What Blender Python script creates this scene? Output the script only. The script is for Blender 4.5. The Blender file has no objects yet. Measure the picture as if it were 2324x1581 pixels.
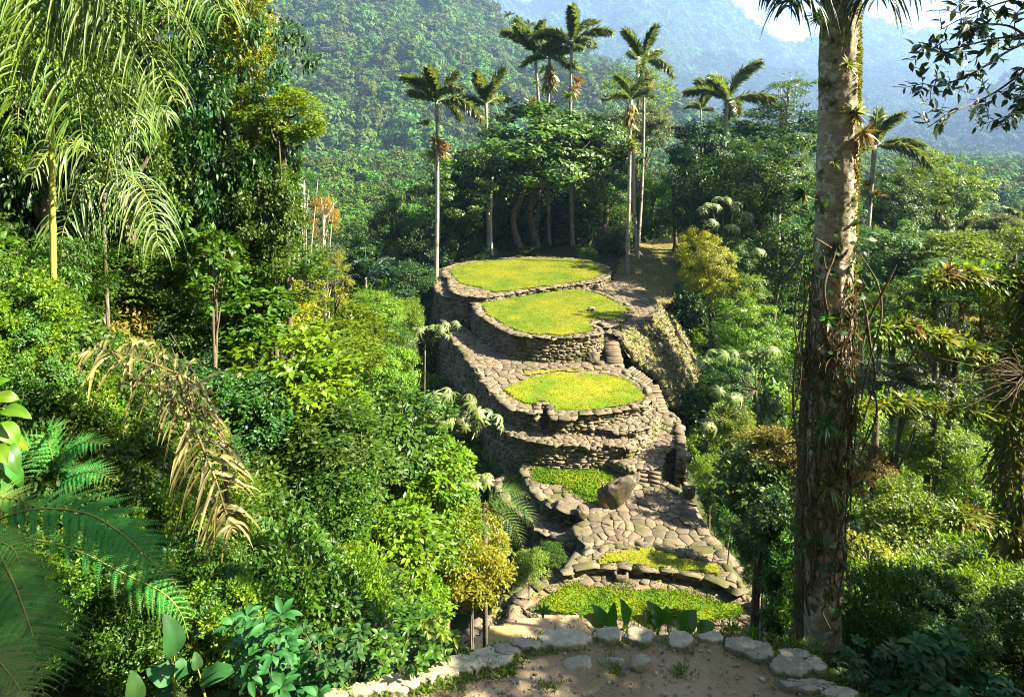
import bpy, math, random
import numpy as np
from mathutils import Vector, Matrix, kdtree

S = bpy.context.scene
COL = S.collection
R = math.radians
rng = np.random.default_rng(7)

# ------------------------------------------------------------------ camera model
IW, IH = 2324.0, 1581.0            # pixel frame in which positions were measured
F = 1450.0
PITCH = R(5.0)
CY = 427.0                          # image row of the optical axis (lens shift)
_cp, _sp = math.cos(PITCH), math.sin(PITCH)

def ray(px, py):
    xc = (px - IW / 2) / F
    yc = -(py - CY) / F
    return np.array([xc, _cp + yc * _sp, -_sp + yc * _cp])
def P(px, py, Y):                   # point seen at a pixel, Y metres ahead
    d = ray(px, py)
    return d * (Y / d[1])
def PZ(px, py, z):                  # point seen at a pixel, on level z
    d = ray(px, py)
    return d * (z / d[2])
def poly(pts, z):
    return np.array([PZ(x, y, z)[:2] for x, y in pts])

cam = bpy.data.cameras.new('camera')
cam.sensor_width = 36.0
cam.lens = 36.0 * F / IW
cam.shift_y = -(IH / 2 - CY) / IW
cam.clip_start = 0.05
cam.clip_end = 6000
camo = bpy.data.objects.new('camera', cam)
camo.rotation_euler = (R(90) - PITCH, 0, 0)
COL.objects.link(camo)
S.camera = camo

# ------------------------------------------------------------------ mesh builder
class MB:
    def __init__(self):
        self.v = []; self.q = []; self.t = []; self.tint = []; self.n = 0
    def add(self, verts, tris=None, quads=None, tint=0.5):
        verts = np.asarray(verts, float).reshape(-1, 3)
        k = len(verts)
        self.v.append(verts)
        if tris is not None and len(tris): self.t.append(np.asarray(tris, int).reshape(-1, 3) + self.n)
        if quads is not None and len(quads): self.q.append(np.asarray(quads, int).reshape(-1, 4) + self.n)
        self.tint.append(np.broadcast_to(np.asarray(tint, float), (k,)).copy())
        self.n += k
        return self
    def mesh(self, name, mat, smooth=False):
        me = bpy.data.meshes.new(name)
        v = np.concatenate(self.v)
        t = np.concatenate(self.t) if self.t else np.zeros((0, 3), int)
        q = np.concatenate(self.q) if self.q else np.zeros((0, 4), int)
        me.vertices.add(len(v)); me.vertices.foreach_set('co', v.astype(np.float32).ravel())
        loops = np.concatenate([t.ravel(), q.ravel()]).astype(np.int32)
        me.loops.add(len(loops)); me.loops.foreach_set('vertex_index', loops)
        start = np.concatenate([np.arange(len(t)) * 3, len(t) * 3 + np.arange(len(q)) * 4]).astype(np.int32)
        me.polygons.add(len(start)); me.polygons.foreach_set('loop_start', start)
        if smooth: me.polygons.foreach_set('use_smooth', np.ones(len(start), bool))
        a = me.attributes.new('tint', 'FLOAT', 'POINT')
        a.data.foreach_set('value', np.concatenate(self.tint).astype(np.float32))
        me.update(calc_edges=True)
        me.validate()
        if mat: me.materials.append(mat)
        return me
    def build(self, name, mat, parent=None, smooth=False, loc=None):
        o = bpy.data.objects.new(name, self.mesh(name, mat, smooth))
        COL.objects.link(o)
        if parent is not None:
            o.parent = parent
            if loc is None:                       # vertices are in world space: undo the parent's offset
                o.matrix_parent_inverse = Matrix.Translation(parent.location).inverted()
        if loc is not None: o.location = loc
        return o

def tag(o, label=None, cat=None, group=None, kind=None):
    if label: o['label'] = label
    if cat: o['category'] = cat
    if group: o['group'] = group
    if kind: o['kind'] = kind
    return o
def empty(name, loc, label, cat, group=None):
    o = bpy.data.objects.new(name, None)
    o.empty_display_size = 0.2
    o.location = tuple(float(c) for c in loc)
    COL.objects.link(o)
    return tag(o, label, cat, group)

# ------------------------------------------------------------------ geometry helpers
def norm(a):
    a = np.asarray(a, float)
    return a / np.maximum(np.linalg.norm(a, axis=-1, keepdims=True), 1e-9)
def spline(pts, n):
    p = np.asarray(pts, float)
    k = len(p)
    if k == 2: return p[0] + (p[1] - p[0]) * np.linspace(0, 1, n)[:, None]
    e = np.vstack([2 * p[0] - p[1], p, 2 * p[-1] - p[-2]])
    t = np.linspace(0, k - 1 - 1e-6, n); i = t.astype(int); f = (t - i)[:, None]
    a, b, c, d = e[i], e[i + 1], e[i + 2], e[i + 3]
    return .5 * (2 * b + (c - a) * f + (2 * a - 5 * b + 4 * c - d) * f ** 2 + (3 * b - a - 3 * c + d) * f ** 3)
def tube(mb, path, radii, sides=7, tint=0.5, rough=0.0, rg=None, cap=True):
    p = np.asarray(path, float); n = len(p)
    r = np.broadcast_to(np.asarray(radii, float), (n,))
    tan = norm(np.gradient(p, axis=0))
    ref = np.array([0, 0, 1.0]) if abs(tan[0][2]) < .9 else np.array([1.0, 0, 0])
    u = norm(np.cross(tan[0], ref)); us = []
    for k in range(n):
        u = norm(u - tan[k] * np.dot(u, tan[k])); us.append(u)
    us = np.array(us); ws = np.cross(tan, us)
    a = np.linspace(0, 2 * math.pi, sides, endpoint=False)
    rr = r[:, None] * np.ones((n, sides))
    if rough and rg is not None: rr = rr * (1 + rough * rg.normal(size=(n, sides)))
    v = p[:, None] + rr[..., None] * (np.cos(a)[None, :, None] * us[:, None] + np.sin(a)[None, :, None] * ws[:, None])
    i = np.arange(n - 1)[:, None]; j = np.arange(sides)[None]
    j2 = (j + 1) % sides
    q = np.stack([i * sides + j, i * sides + j2, (i + 1) * sides + j2, (i + 1) * sides + j], -1).reshape(-1, 4)
    v = v.reshape(-1, 3); t = []
    if cap:
        v = np.vstack([v, p[0], p[-1]]); b = n * sides
        for s in range(sides):
            t.append((b, (s + 1) % sides, s)); t.append((b + 1, (n - 1) * sides + s, (n - 1) * sides + (s + 1) % sides))
    mb.add(v, t, q, tint)

def leaf_tpl(kind='simple', w=.45):
    if kind == 'simple':
        v = [(0, 0, 0), (w / 2, .42, .07), (0, 1, -.1), (-w / 2, .42, .07)]
        t = [(0, 1, 2), (0, 2, 3)]
    elif kind == 'broad':            # six-sided folded blade with a pointed tip
        v = [(0, 0, 0), (w * .42, .22, .05), (w * .5, .5, .05), (w * .28, .8, -.02), (0, 1.05, -.14), (-w * .28, .8, -.02), (-w * .5, .5, .05), (-w * .42, .22, .05), (0, .5, 0)]
        t = [(8, 0, 1), (8, 1, 2), (8, 2, 3), (8, 3, 4), (8, 4, 5), (8, 5, 6), (8, 6, 7), (8, 7, 0)]
    elif kind == 'long':
        v = [(0, 0, 0), (w / 2, .3, .04), (w / 2, .6, -.02), (0, 1, -.22), (-w / 2, .6, -.02), (-w / 2, .3, .04)]
        t = [(0, 1, 5), (1, 2, 4), (1, 4, 5), (2, 3, 4)]
    return np.array(v, float), np.array(t)
def scatter(mb, tpl, pos, d, up, sc, tint):
    v, t = tpl
    d = norm(d); x = norm(np.cross(d, up)); z = np.cross(x, d)
    sc = np.asarray(sc, float)[:, None, None]
    w = pos[:, None] + sc * (v[None, :, 0:1] * x[:, None] + v[None, :, 1:2] * d[:, None] + v[None, :, 2:3] * z[:, None])
    n, k = len(pos), len(v)
    tt = (np.arange(n)[:, None, None] * k + t[None]).reshape(-1, 3)
    mb.add(w.reshape(-1, 3), tt, None, np.repeat(np.broadcast_to(tint, (n,)), k))

def crown_mesh(name, mat, seed, clumps=90, per=110, leaf=.06, kind='simple', w=.5, clump_r=.24, flat=.55,
               low=-.55, fill=.25, lump=.3, droop=.25, layers=False, shoots=26, puffy=0.0):
    """Leaf clumps spread through an uneven unit-radius crown; every leaf is a small folded blade."""
    g = np.random.default_rng(seed); mb = MB()
    bumps = norm(g.normal(size=(9, 3))); amp = g.uniform(-.5, 1, 9) * lump
    cs = []
    while len(cs) < clumps:
        d = norm(g.normal(size=3))
        if d[2] < low: continue
        r = 1 + float((amp * np.maximum(0, bumps @ d - .55) / .45).sum()) - lump * .4
        r *= g.uniform(.78, 1.0) if g.random() > fill else g.uniform(.25, .78)
        c = d * r
        if layers: c[2] = np.round(c[2] * 3.2) / 3.2 + g.normal() * .035
        cs.append(c)
    for c in cs:
        n = int(per * g.uniform(.6, 1.4)); cr = clump_r * g.uniform(.6, 1.25)
        o = norm(g.normal(size=(n, 3))) * (g.random((n, 1)) ** .45)
        o[:, 2] *= flat
        pos = c + o * cr
        out = norm(c + np.array([0, 0, .25]))
        d = norm(o + .55 * out + .6 * g.normal(size=(n, 3)) + np.array([0, 0, -droop]))
        up = norm(.8 * out + np.array([0, 0, .8]) + .55 * g.normal(size=(n, 3)))
        if puffy:                                       # far crowns: leaves lie along the clump's surface
            up = norm(puffy * (o * np.array([1, 1, 1.6]) + .35 * out) + (1 - puffy) * up + .15 * g.normal(size=(n, 3))); d = norm(np.cross(up, norm(g.normal(size=(n, 3)))) - .15 * np.array([0, 0, 1]))
        ct = g.uniform(.2, .8)
        scatter(mb, leaf_tpl(kind, w), pos, d, up, leaf * g.uniform(.65, 1.35, n), np.clip(ct + g.normal(size=n) * .2, 0, 1))
    for _ in range(shoots):                             # leafy shoots that break the outline
        d = norm(g.normal(size=3) + np.array([0, 0, .35])); n = int(g.integers(9, 20)); t = np.linspace(0, 1, n)[:, None]; ln = g.uniform(.25, .5)
        b = d * g.uniform(.8, .95) * (1 - lump * .25); dd = norm(d + .5 * g.normal(size=3) + np.array([0, 0, .3]))
        pos = b + dd * t * ln - np.array([0, 0, .5]) * t ** 2 * ln
        sg = np.where(np.arange(n) % 2, 1., -1.)[:, None]; sd_ = norm(np.cross(dd, (.1, .2, 1)))
        scatter(mb, leaf_tpl(kind, w), pos, norm(dd * .7 + sd_ * sg + .35 * g.normal(size=(n, 3))), norm(np.array([0, 0, 1.]) + .4 * g.normal(size=(n, 3))), leaf * g.uniform(.7, 1.3, n), np.clip(.6 + g.normal(size=n) * .2, 0, 1))
    return mb.mesh(name, mat)

def in_poly(pts, pg):
    pts = np.asarray(pts); x, y = pts[:, 0], pts[:, 1]; ins = np.zeros(len(pts), bool)
    n = len(pg); j = n - 1
    for i in range(n):
        xi, yi = pg[i]; xj, yj = pg[j]
        c = ((yi > y) != (yj > y)) & (x < (xj - xi) * (y - yi) / (yj - yi + 1e-12) + xi)
        ins ^= c; j = i
    return ins
def smooth_poly(pg, closed=True, it=2):
    p = np.asarray(pg, float)
    for _ in range(it):
        if closed:
            nx = np.roll(p, -1, axis=0)
            p = np.stack([.75 * p + .25 * nx, .25 * p + .75 * nx], 1).reshape(-1, p.shape[1])
        else:
            a, b = p[:-1], p[1:]
            m = np.stack([.75 * a + .25 * b, .25 * a + .75 * b], 1).reshape(-1, p.shape[1])
            p = np.vstack([p[:1], m, p[-1:]])
    return p
def area(pg):
    x, y = pg[:, 0], pg[:, 1]
    return .5 * float((x * np.roll(y, -1) - np.roll(x, -1) * y).sum())

# rounded rough block template (26 vertices)
_bv = np.array([(x, y, z) for x in (-1, 0, 1) for y in (-1, 0, 1) for z in (-1, 0, 1) if (x, y, z) != (0, 0, 0)], float)
_bi = {tuple(v.astype(int)): k for k, v in enumerate(_bv)}
_bq = []
for ax in range(3):
    for s in (-1, 1):
        o1, o2 = [a for a in range(3) if a != ax]
        for a in (-1, 0):
            for b in (-1, 0):
                c = []
                for da, db in ((0, 0), (1, 0), (1, 1), (0, 1)):
                    k = [0, 0, 0]; k[ax] = s; k[o1] = a + da; k[o2] = b + db
                    c.append(_bi[tuple(k)])
                flip = (s == 1) == (ax == 1)
                _bq.append(c[::-1] if flip else c)
_bq = np.array(_bq)
_nz = (np.abs(_bv) > .5).sum(1)
_bround = np.where(_nz == 3, .93, np.where(_nz == 2, .975, 1.0))[:, None]
def blocks(mb, cen, ux, uy, uz, half, g, jit=.16, tint=None):
    """Many rough rounded blocks at once; half = (n,3) half sizes along ux,uy,uz."""
    n = len(cen)
    b = _bv[None] * _bround[None] * (1 + jit * g.normal(size=(n, 26, 3)))
    b = b * half[:, None]
    w = cen[:, None] + b[..., 0:1] * ux[:, None] + b[..., 1:2] * uy[:, None] + b[..., 2:3] * uz[:, None]
    q = (np.arange(n)[:, None, None] * 26 + _bq[None]).reshape(-1, 4)
    if tint is None: tint = g.random(n)
    mb.add(w.reshape(-1, 3), None, q, np.repeat(tint, 26))

def resample(path, step):
    p = np.asarray(path, float); s = np.r_[0, np.cumsum(np.linalg.norm(np.diff(p, axis=0), axis=1))]
    n = max(2, int(s[-1] / step) + 1); t = np.linspace(0, s[-1], n)
    return np.stack([np.interp(t, s, p[:, k]) for k in range(p.shape[1])], 1)
def path_at(path):
    p = np.asarray(path, float); s = np.r_[0, np.cumsum(np.linalg.norm(np.diff(p, axis=0), axis=1))]
    def f(t):
        t = np.asarray(t); e = .05
        a = np.stack([np.interp(t, s, p[:, k]) for k in range(2)], -1)
        b = np.stack([np.interp(np.minimum(t + e, s[-1]), s, p[:, k]) - np.interp(np.maximum(t - e, 0), s, p[:, k]) for k in range(2)], -1)
        return a, norm(b)
    return f, s[-1]

def stone_wall(mb, path, ztop, zbot, seed, sl=.34, sh=.15, batter=.16, dep=.22, outward=1):
    """Dry-stone wall face along a plan path (outward = right-hand side when +1): real stones in uneven courses + earth core."""
    g = np.random.default_rng(seed)
    f, L = path_at(path)
    zt = ztop if callable(ztop) else (lambda t: np.full(np.shape(t), float(ztop)))
    zb = zbot if callable(zbot) else (lambda t: np.full(np.shape(t), float(zbot)))
    hmax = float(np.max(zt(np.linspace(0, L, 60)) - zb(np.linspace(0, L, 60))))
    h = 0.0
    C, UX, UY, UZ, H = [], [], [], [], []
    while h < hmax:
        ch = sh * g.uniform(.6, 1.35); t = -g.random() * sl
        while t < L:
            ln = sl * g.uniform(.45, 1.7); tm = min(max(t + ln / 2, 0), L)
            top = float(zt(tm)); bot = float(zb(tm))
            if top - h - ch * .5 > bot - .1:
                a, d = f(tm); nrm = np.array([d[1], -d[0]]) * outward
                off = batter * (h + ch / 2) + g.normal() * .028
                c = a + nrm * (off - dep * .5)
                C.append((c[0], c[1], top - h - ch / 2 + g.normal() * .022)); 
                yaw = g.normal() * .13; dx = d + nrm * yaw; dx /= np.linalg.norm(dx)
                UX.append((dx[0], dx[1], g.normal() * .07)); UY.append((dx[1] * outward, -dx[0] * outward, 0)); UZ.append((0, 0, 1))
                H.append((ln * .5 * .98, dep * .5 * g.uniform(.85, 1.2), ch * .5 * g.uniform(.8, 1.04)))
            t += ln
        h += ch
    blocks(mb, np.array(C), norm(np.array(UX)), np.array(UY), np.array(UZ), np.array(H), g, .13)
def earth_core(mb, path, ztop, zbot, batter=.16, inset=.13, outward=1):
    p = resample(path, .3); d = norm(np.gradient(p, axis=0)); n = np.stack([d[:, 1], -d[:, 0]], 1) * outward
    k = len(p); s = np.r_[0, np.cumsum(np.linalg.norm(np.diff(p, axis=0), axis=1))]
    zt = ztop(s) if callable(ztop) else np.full(k, ztop); zb = zbot(s) if callable(zbot) else np.full(k, zbot)
    a = np.c_[p - n * inset, zt - .05]; b = np.c_[p + n * (batter * (zt - zb) - inset)[:, None], zb]
    i = np.arange(k - 1)
    mb.add(np.vstack([a, b]), None, np.stack([i, i + 1, k + i + 1, k + i], 1), .3)

def flags(mb, pg, z, seed, size=.8, holes=(), thick=.09, gap=.022, stretch=1.0, keep=1.0, zfun=None):
    """Irregular flagstones: shrunken Voronoi cells, each a separate slightly tilted slab."""
    g = np.random.default_rng(seed)
    lo, hi = pg.min(0), pg.max(0); A = (hi - lo)
    nx, ny = int(A[0] / size) + 2, int(A[1] / (size / stretch)) + 2
    gx, gy = np.meshgrid(np.arange(nx + 1), np.arange(ny + 1))
    pts = np.stack([lo[0] + gx * size, lo[1] + gy * size / stretch], -1).reshape(-1, 2)
    pts += g.uniform(-.46, .46, pts.shape) * np.array([size, size / stretch])
    ok = g.random(len(pts)) > .13                       # missing seeds make some flags larger
    pts = pts[ok]
    kd = kdtree.KDTree(len(pts))
    for i, p in enumerate(pts): kd.insert((p[0], p[1], 0), i)
    kd.balance()
    ins = in_poly(pts, pg)
    for h in holes: ins &= ~in_poly(pts, h)
    for i in np.nonzero(ins)[0]:
        if g.random() > keep: continue
        c = pts[i]; m = size * 1.3
        cell = [np.array(q) for q in ((c[0] - m, c[1] - m), (c[0] + m, c[1] - m), (c[0] + m, c[1] + m), (c[0] - m, c[1] + m))]
        for co, j, dist in kd.find_n((c[0], c[1], 0), 14):
            if j == i: continue
            q = pts[j]; mid = (c + q) / 2; nn = q - c; L = np.linalg.norm(nn); nn = nn / L
            mid = mid - nn * gap / 2
            out = []
            for k in range(len(cell)):
                a, b = cell[k], cell[(k + 1) % len(cell)]
                da, db = np.dot(a - mid, nn), np.dot(b - mid, nn)
                if da <= 0: out.append(a)
                if da * db < 0: out.append(a + (b - a) * (da / (da - db)))
            cell = out
            if len(cell) < 3: break
        if len(cell) < 3: continue
        # soften outline: extra points, jitter
        e = []
        for k in range(len(cell)):
            a, b = cell[k], cell[(k + 1) % len(cell)]
            L = np.linalg.norm(b - a)
            if L < .05: e.append(a); continue
            e.append(a + (b - a) * .12); e.append((a + b) / 2 + g.normal(size=2) * .06 * min(L, .8)); e.append(a + (b - a) * .88)
        e = np.array(e); k = len(e)
        zz = (zfun(c[0], c[1]) if zfun else z) + g.normal() * .018
        tx, ty = g.normal(size=2) * .03
        top = np.c_[c + (e - c) * (1 - .018 / max(.2, np.abs(e - c).mean())), zz + (e - c) @ np.array([tx, ty])]
        shd = np.c_[e, zz - .016 + (e - c) @ np.array([tx, ty])]
        bot = np.c_[e, np.full(k, zz - thick)]
        cc = np.r_[c, zz + .002]
        v = np.vstack([cc, top, shd, bot]); t = []; q = []
        for s in range(k):
            s2 = (s + 1) % k
            t.append((0, 1 + s, 1 + s2)); q.append((1 + k + s, 1 + k + s2, 1 + s2, 1 + s)); q.append((1 + 2 * k + s, 1 + 2 * k + s2, 1 + k + s2, 1 + k + s))
        if area(e) < 0: t = [x[::-1] for x in t]; q = [x[::-1] for x in q]
        mb.add(v, t, q, g.random())

def kerb(mb, path, z, seed, ln=.5, wd=.4, ht=.16, closed=False):
    g = np.random.default_rng(seed)
    if closed: path = np.vstack([path, path[:1]])
    f, L = path_at(path); t = 0; C, UX, UY, H = [], [], [], []
    while t < L:
        l = ln * g.uniform(.55, 1.5); a, d = f(min(t + l / 2, L))
        yaw = g.normal() * .1; d = norm(d + yaw * np.array([-d[1], d[0]]))
        C.append((a[0] + g.normal() * .04, a[1] + g.normal() * .04, z - ht / 2 + g.normal() * .02)); UX.append((d[0], d[1], g.normal() * .03)); UY.append((-d[1], d[0], g.normal() * .04))
        H.append((l * .49, wd * .5 * g.uniform(.75, 1.3), ht * .5)); t += l
    n = len(C)
    blocks(mb, np.array(C), norm(np.array(UX)), norm(np.array(UY)), np.tile((0, 0, 1.0), (n, 1)), np.array(H), g, .1)

def vnoise(x, y, s=1.0, seed=0):
    """smooth value noise, vectorised"""
    x = np.asarray(x, float) / s + seed * 17.3; y = np.asarray(y, float) / s + seed * 9.1
    xi, yi = np.floor(x), np.floor(y); fx, fy = x - xi, y - yi
    fx = fx * fx * (3 - 2 * fx); fy = fy * fy * (3 - 2 * fy)
    def h(a, b):
        t = np.sin(a * 127.1 + b * 311.7) * 43758.5453
        return t - np.floor(t)
    return (h(xi, yi) * (1 - fx) + h(xi + 1, yi) * fx) * (1 - fy) + (h(xi, yi + 1) * (1 - fx) + h(xi + 1, yi + 1) * fx) * fy - .5

def lawn(mb, pg, z, seed, step=.16, tufts=90, blade=.09, edge=.35, zfun=None):
    """Turf sheet with a ragged edge and many short blades."""
    g = np.random.default_rng(seed); lo, hi = pg.min(0) - step, pg.max(0) + step
    xs = np.arange(lo[0], hi[0], step); ys = np.arange(lo[1], hi[1], step)
    X, Y = np.meshgrid(xs, ys)
    Z = z + .05 * vnoise(X, Y, .9, seed) + .03 * vnoise(X, Y, .35, seed + 1) + .02
    if zfun is not None: Z = Z - z + zfun(X, Y)
    wob = np.stack([X + edge * vnoise(X, Y, .6, seed + 2), Y + edge * vnoise(X, Y, .6, seed + 3)], -1).reshape(-1, 2)
    ins = in_poly(wob, pg).reshape(X.shape)
    nx = len(xs); idx = np.arange(X.size).reshape(X.shape)
    q = []
    m = ins[:-1, :-1] & ins[1:, :-1] & ins[:-1, 1:] & ins[1:, 1:]
    i, j = np.nonzero(m)
    q = np.stack([idx[i, j], idx[i, j + 1], idx[i + 1, j + 1], idx[i + 1, j]], 1)
    mb.add(np.stack([X, Y, Z], -1).reshape(-1, 3), None, q, .5)
    A = abs(area(pg)); n = int(A * tufts)
    pts = g.uniform(lo, hi, (int(n * 2.2), 2))
    w2 = np.stack([pts[:, 0] + edge * vnoise(pts[:, 0], pts[:, 1], .6, seed + 2), pts[:, 1] + edge * vnoise(pts[:, 0], pts[:, 1], .6, seed + 3)], 1)
    pts = pts[in_poly(w2, pg)]
    if zfun is not None: zz = zfun(pts[:, 0], pts[:, 1])
    else: zz = np.full(len(pts), z)
    p3 = np.c_[pts, zz + .05 * vnoise(pts[:, 0], pts[:, 1], .9, seed)]
    rim = resample(np.vstack([pg, pg[:1]]), .05); m = int(len(rim) * max(1.0, tufts / 60)); rp = rim[g.integers(0, len(rim), m)]
    rp = rp + g.normal(size=(m, 2)) * np.where(g.random(m) < .3, .38, .16)[:, None] * (edge / .35); rp = rp[vnoise(rp[:, 0], rp[:, 1], .5, seed + 7) > -.12]
    rz = zfun(rp[:, 0], rp[:, 1]) if zfun is not None else np.full(len(rp), z); p3 = np.vstack([p3, np.c_[rp, rz + .01]])
    n = len(p3); d = np.c_[g.normal(size=(n, 2)) * .8, np.ones(n)]
    scatter(mb, leaf_tpl('simple', .5), p3, d, g.normal(size=(n, 3)), blade * g.uniform(.5, 1.5, n), g.random(n))

# ------------------------------------------------------------------ materials
def new_mat(name):
    m = bpy.data.materials.new(name); m.use_nodes = True
    nt = m.node_tree; nt.nodes.clear()
    out = nt.nodes.new('ShaderNodeOutputMaterial')
    def N(t, **k):
        n = nt.nodes.new(t)
        for a, b in k.items():
            if a.startswith('i_'): n.inputs[a[2:].replace('_', ' ')].default_value = b
            else: setattr(n, a, b)
        return n
    return m, nt, N, out
def L(nt, a, b): nt.links.new(a, b)
def c4(c): return (c[0], c[1], c[2], 1)
def mixc(nt, N, fac, a, b):
    m = N('ShaderNodeMix', data_type='RGBA')
    for s, v in ((0, fac), (6, a), (7, b)):
        if isinstance(v, (int, float)): m.inputs[s].default_value = v
        elif isinstance(v, tuple): m.inputs[s].default_value = c4(v)
        else: L(nt, v, m.inputs[s])
    return m.outputs[2]
def ramp(nt, N, src, a, b):
    r = N('ShaderNodeMapRange'); r.inputs['From Min'].default_value = a; r.inputs['From Max'].default_value = b
    L(nt, src, r.inputs['Value']); return r.outputs[0]
def noise_tex(nt, N, scale, detail=4, rough=.6, vec=None, dist=0):
    t = N('ShaderNodeTexNoise'); t.inputs['Scale'].default_value = scale; t.inputs['Detail'].default_value = detail
    t.inputs['Roughness'].default_value = rough; t.inputs['Distortion'].default_value = dist
    if vec is not None: L(nt, vec, t.inputs['Vector'])
    return t.outputs['Fac']
def objco(nt, N, scale=None):
    o = N('ShaderNodeTexCoord').outputs['Object']
    if scale is None: return o
    m = N('ShaderNodeMapping'); m.inputs['Scale'].default_value = scale; L(nt, o, m.inputs['Vector']); return m.outputs[0]

def leaf_mat(name, dark, light, trans=.35, rough=.48, spec=.38, tcol=None, vary=.25):
    m, nt, N, out = new_mat(name)
    a = N('ShaderNodeAttribute', attribute_name='tint')
    col = mixc(nt, N, a.outputs['Fac'], dark, light)
    oi = N('ShaderNodeObjectInfo')
    hs = N('ShaderNodeHueSaturation'); hs.inputs['Hue'].default_value = .5
    L(nt, ramp2(nt, N, oi.outputs['Random'], .5 - .022 * vary / .25, .5 + .018 * vary / .25), hs.inputs['Hue'])
    L(nt, ramp2(nt, N, oi.outputs['Random'], 1 - vary, 1 + vary), hs.inputs['Value'])
    L(nt, col, hs.inputs['Color'])
    b = N('ShaderNodeBsdfPrincipled'); L(nt, hs.outputs[0], b.inputs['Base Color'])
    b.inputs['Roughness'].default_value = rough; b.inputs['Specular IOR Level'].default_value = spec
    tr = N('ShaderNodeBsdfTranslucent')
    tc = tcol or (light[0] * 1.5 + .02, light[1] * 1.45 + .02, light[2] * .6)
    tm = mixc(nt, N, .55, hs.outputs[0], tc); L(nt, tm, tr.inputs['Color'])
    mx = N('ShaderNodeMixShader'); mx.inputs[0].default_value = trans
    L(nt, b.outputs[0], mx.inputs[1]); L(nt, tr.outputs[0], mx.inputs[2]); L(nt, mx.outputs[0], out.inputs[0])
    return m
def ramp2(nt, N, src, lo, hi):
    r = N('ShaderNodeMapRange'); r.inputs['To Min'].default_value = lo; r.inputs['To Max'].default_value = hi
    L(nt, src, r.inputs['Value']); return r.outputs[0]

def stone_mat(name, c1, c2, moss=.35, mosscol=(.10, .11, .02), lichen=.25, scale=6, bump=.5, mosscale=.8, rough=.85, lcol=(.36, .33, .26)):
    m, nt, N, out = new_mat(name)
    co = objco(nt, N)
    a = N('ShaderNodeAttribute', attribute_name='tint').outputs['Fac']
    n1 = noise_tex(nt, N, scale, 6, .7, co); n2 = noise_tex(nt, N, mosscale, 5, .65, co); n3 = noise_tex(nt, N, scale * 2.3, 3, .6, co)
    base = mixc(nt, N, ramp(nt, N, n1, .3, .7), c1, c2)
    base = mixc(nt, N, ramp2(nt, N, a, .0, .7), base, (c1[0] * .55, c1[1] * .57, c1[2] * .62))
    base = mixc(nt, N, lich(nt, N, n3, .58, .68, lichen), base, lcol)
    base = mixc(nt, N, lich(nt, N, n2, .62 - moss * .35, .74 - moss * .3, .9), base, mosscol)
    b = N('ShaderNodeBsdfPrincipled'); L(nt, base, b.inputs['Base Color']); b.inputs['Roughness'].default_value = rough; b.inputs['Specular IOR Level'].default_value = .25
    bp = N('ShaderNodeBump'); bp.inputs['Strength'].default_value = bump; bp.inputs['Distance'].default_value = .03
    L(nt, n1, bp.inputs['Height']); L(nt, bp.outputs[0], b.inputs['Normal']); L(nt, b.outputs[0], out.inputs[0])
    return m
def lich(nt, N, src, a, b, amt):
    r = N('ShaderNodeMapRange'); r.inputs['From Min'].default_value = a; r.inputs['From Max'].default_value = b; r.inputs['To Max'].default_value = amt
    L(nt, src, r.inputs['Value']); return r.outputs[0]

def grass_mat(name, green, yellow, brown, s=.35, trans=.3, bare=.2):
    m, nt, N, out = new_mat(name)
    co = objco(nt, N)
    a = N('ShaderNodeAttribute', attribute_name='tint').outputs['Fac']
    n1 = noise_tex(nt, N, s, 4, .6, co); n2 = noise_tex(nt, N, s * 4, 5, .7, co); n3 = noise_tex(nt, N, 9, 3, .6, co)
    c = mixc(nt, N, ramp(nt, N, n1, .38, .62), green, yellow)
    c = mixc(nt, N, lich(nt, N, n2, .56, .72, .55 * bare / .2), c, brown)
    c = mixc(nt, N, lich(nt, N, n3, .35, .7, .55), c, (green[0] * .45, green[1] * .5, green[2] * .5))
    c = mixc(nt, N, ramp2(nt, N, a, .35, 0.0), c, (green[0] * .7, green[1] * .75, green[2] * .7))
    b = N('ShaderNodeBsdfPrincipled'); L(nt, c, b.inputs['Base Color']); b.inputs['Roughness'].default_value = .75; b.inputs['Specular IOR Level'].default_value = .2
    bp = N('ShaderNodeBump'); bp.inputs['Strength'].default_value = .6; bp.inputs['Distance'].default_value = .05; L(nt, n3, bp.inputs['Height']); L(nt, bp.outputs[0], b.inputs['Normal'])
    tr = N('ShaderNodeBsdfTranslucent'); L(nt, c, tr.inputs['Color'])
    mx = N('ShaderNodeMixShader'); mx.inputs[0].default_value = trans
    L(nt, b.outputs[0], mx.inputs[1]); L(nt, tr.outputs[0], mx.inputs[2]); L(nt, mx.outputs[0], out.inputs[0])
    return m

def ground_mat(name, c1, c2, c3, s=1.5, bump=.5, dist=.04, rough=.95):
    m, nt, N, out = new_mat(name)
    co = objco(nt, N)
    n1 = noise_tex(nt, N, s, 6, .65, co); n2 = noise_tex(nt, N, s * .25, 4, .6, co); n3 = noise_tex(nt, N, s * 9, 5, .75, co)
    c = mixc(nt, N, ramp(nt, N, n1, .35, .65), c1, c2)
    c = mixc(nt, N, lich(nt, N, n2, .5, .66, .8), c, c3)
    c = mixc(nt, N, lich(nt, N, n3, .55, .75, .5), c, (c1[0] * .5, c1[1] * .5, c1[2] * .5))
    b = N('ShaderNodeBsdfPrincipled'); L(nt, c, b.inputs['Base Color']); b.inputs['Roughness'].default_value = rough; b.inputs['Specular IOR Level'].default_value = .15
    bp = N('ShaderNodeBump'); bp.inputs['Strength'].default_value = bump; bp.inputs['Distance'].default_value = dist
    ad = N('ShaderNodeMath', operation='ADD'); L(nt, n1, ad.inputs[0]); L(nt, n3, ad.inputs[1]); L(nt, ad.outputs[0], bp.inputs['Height'])
    L(nt, bp.outputs[0], b.inputs['Normal']); L(nt, b.outputs[0], out.inputs[0])
    return m

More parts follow.
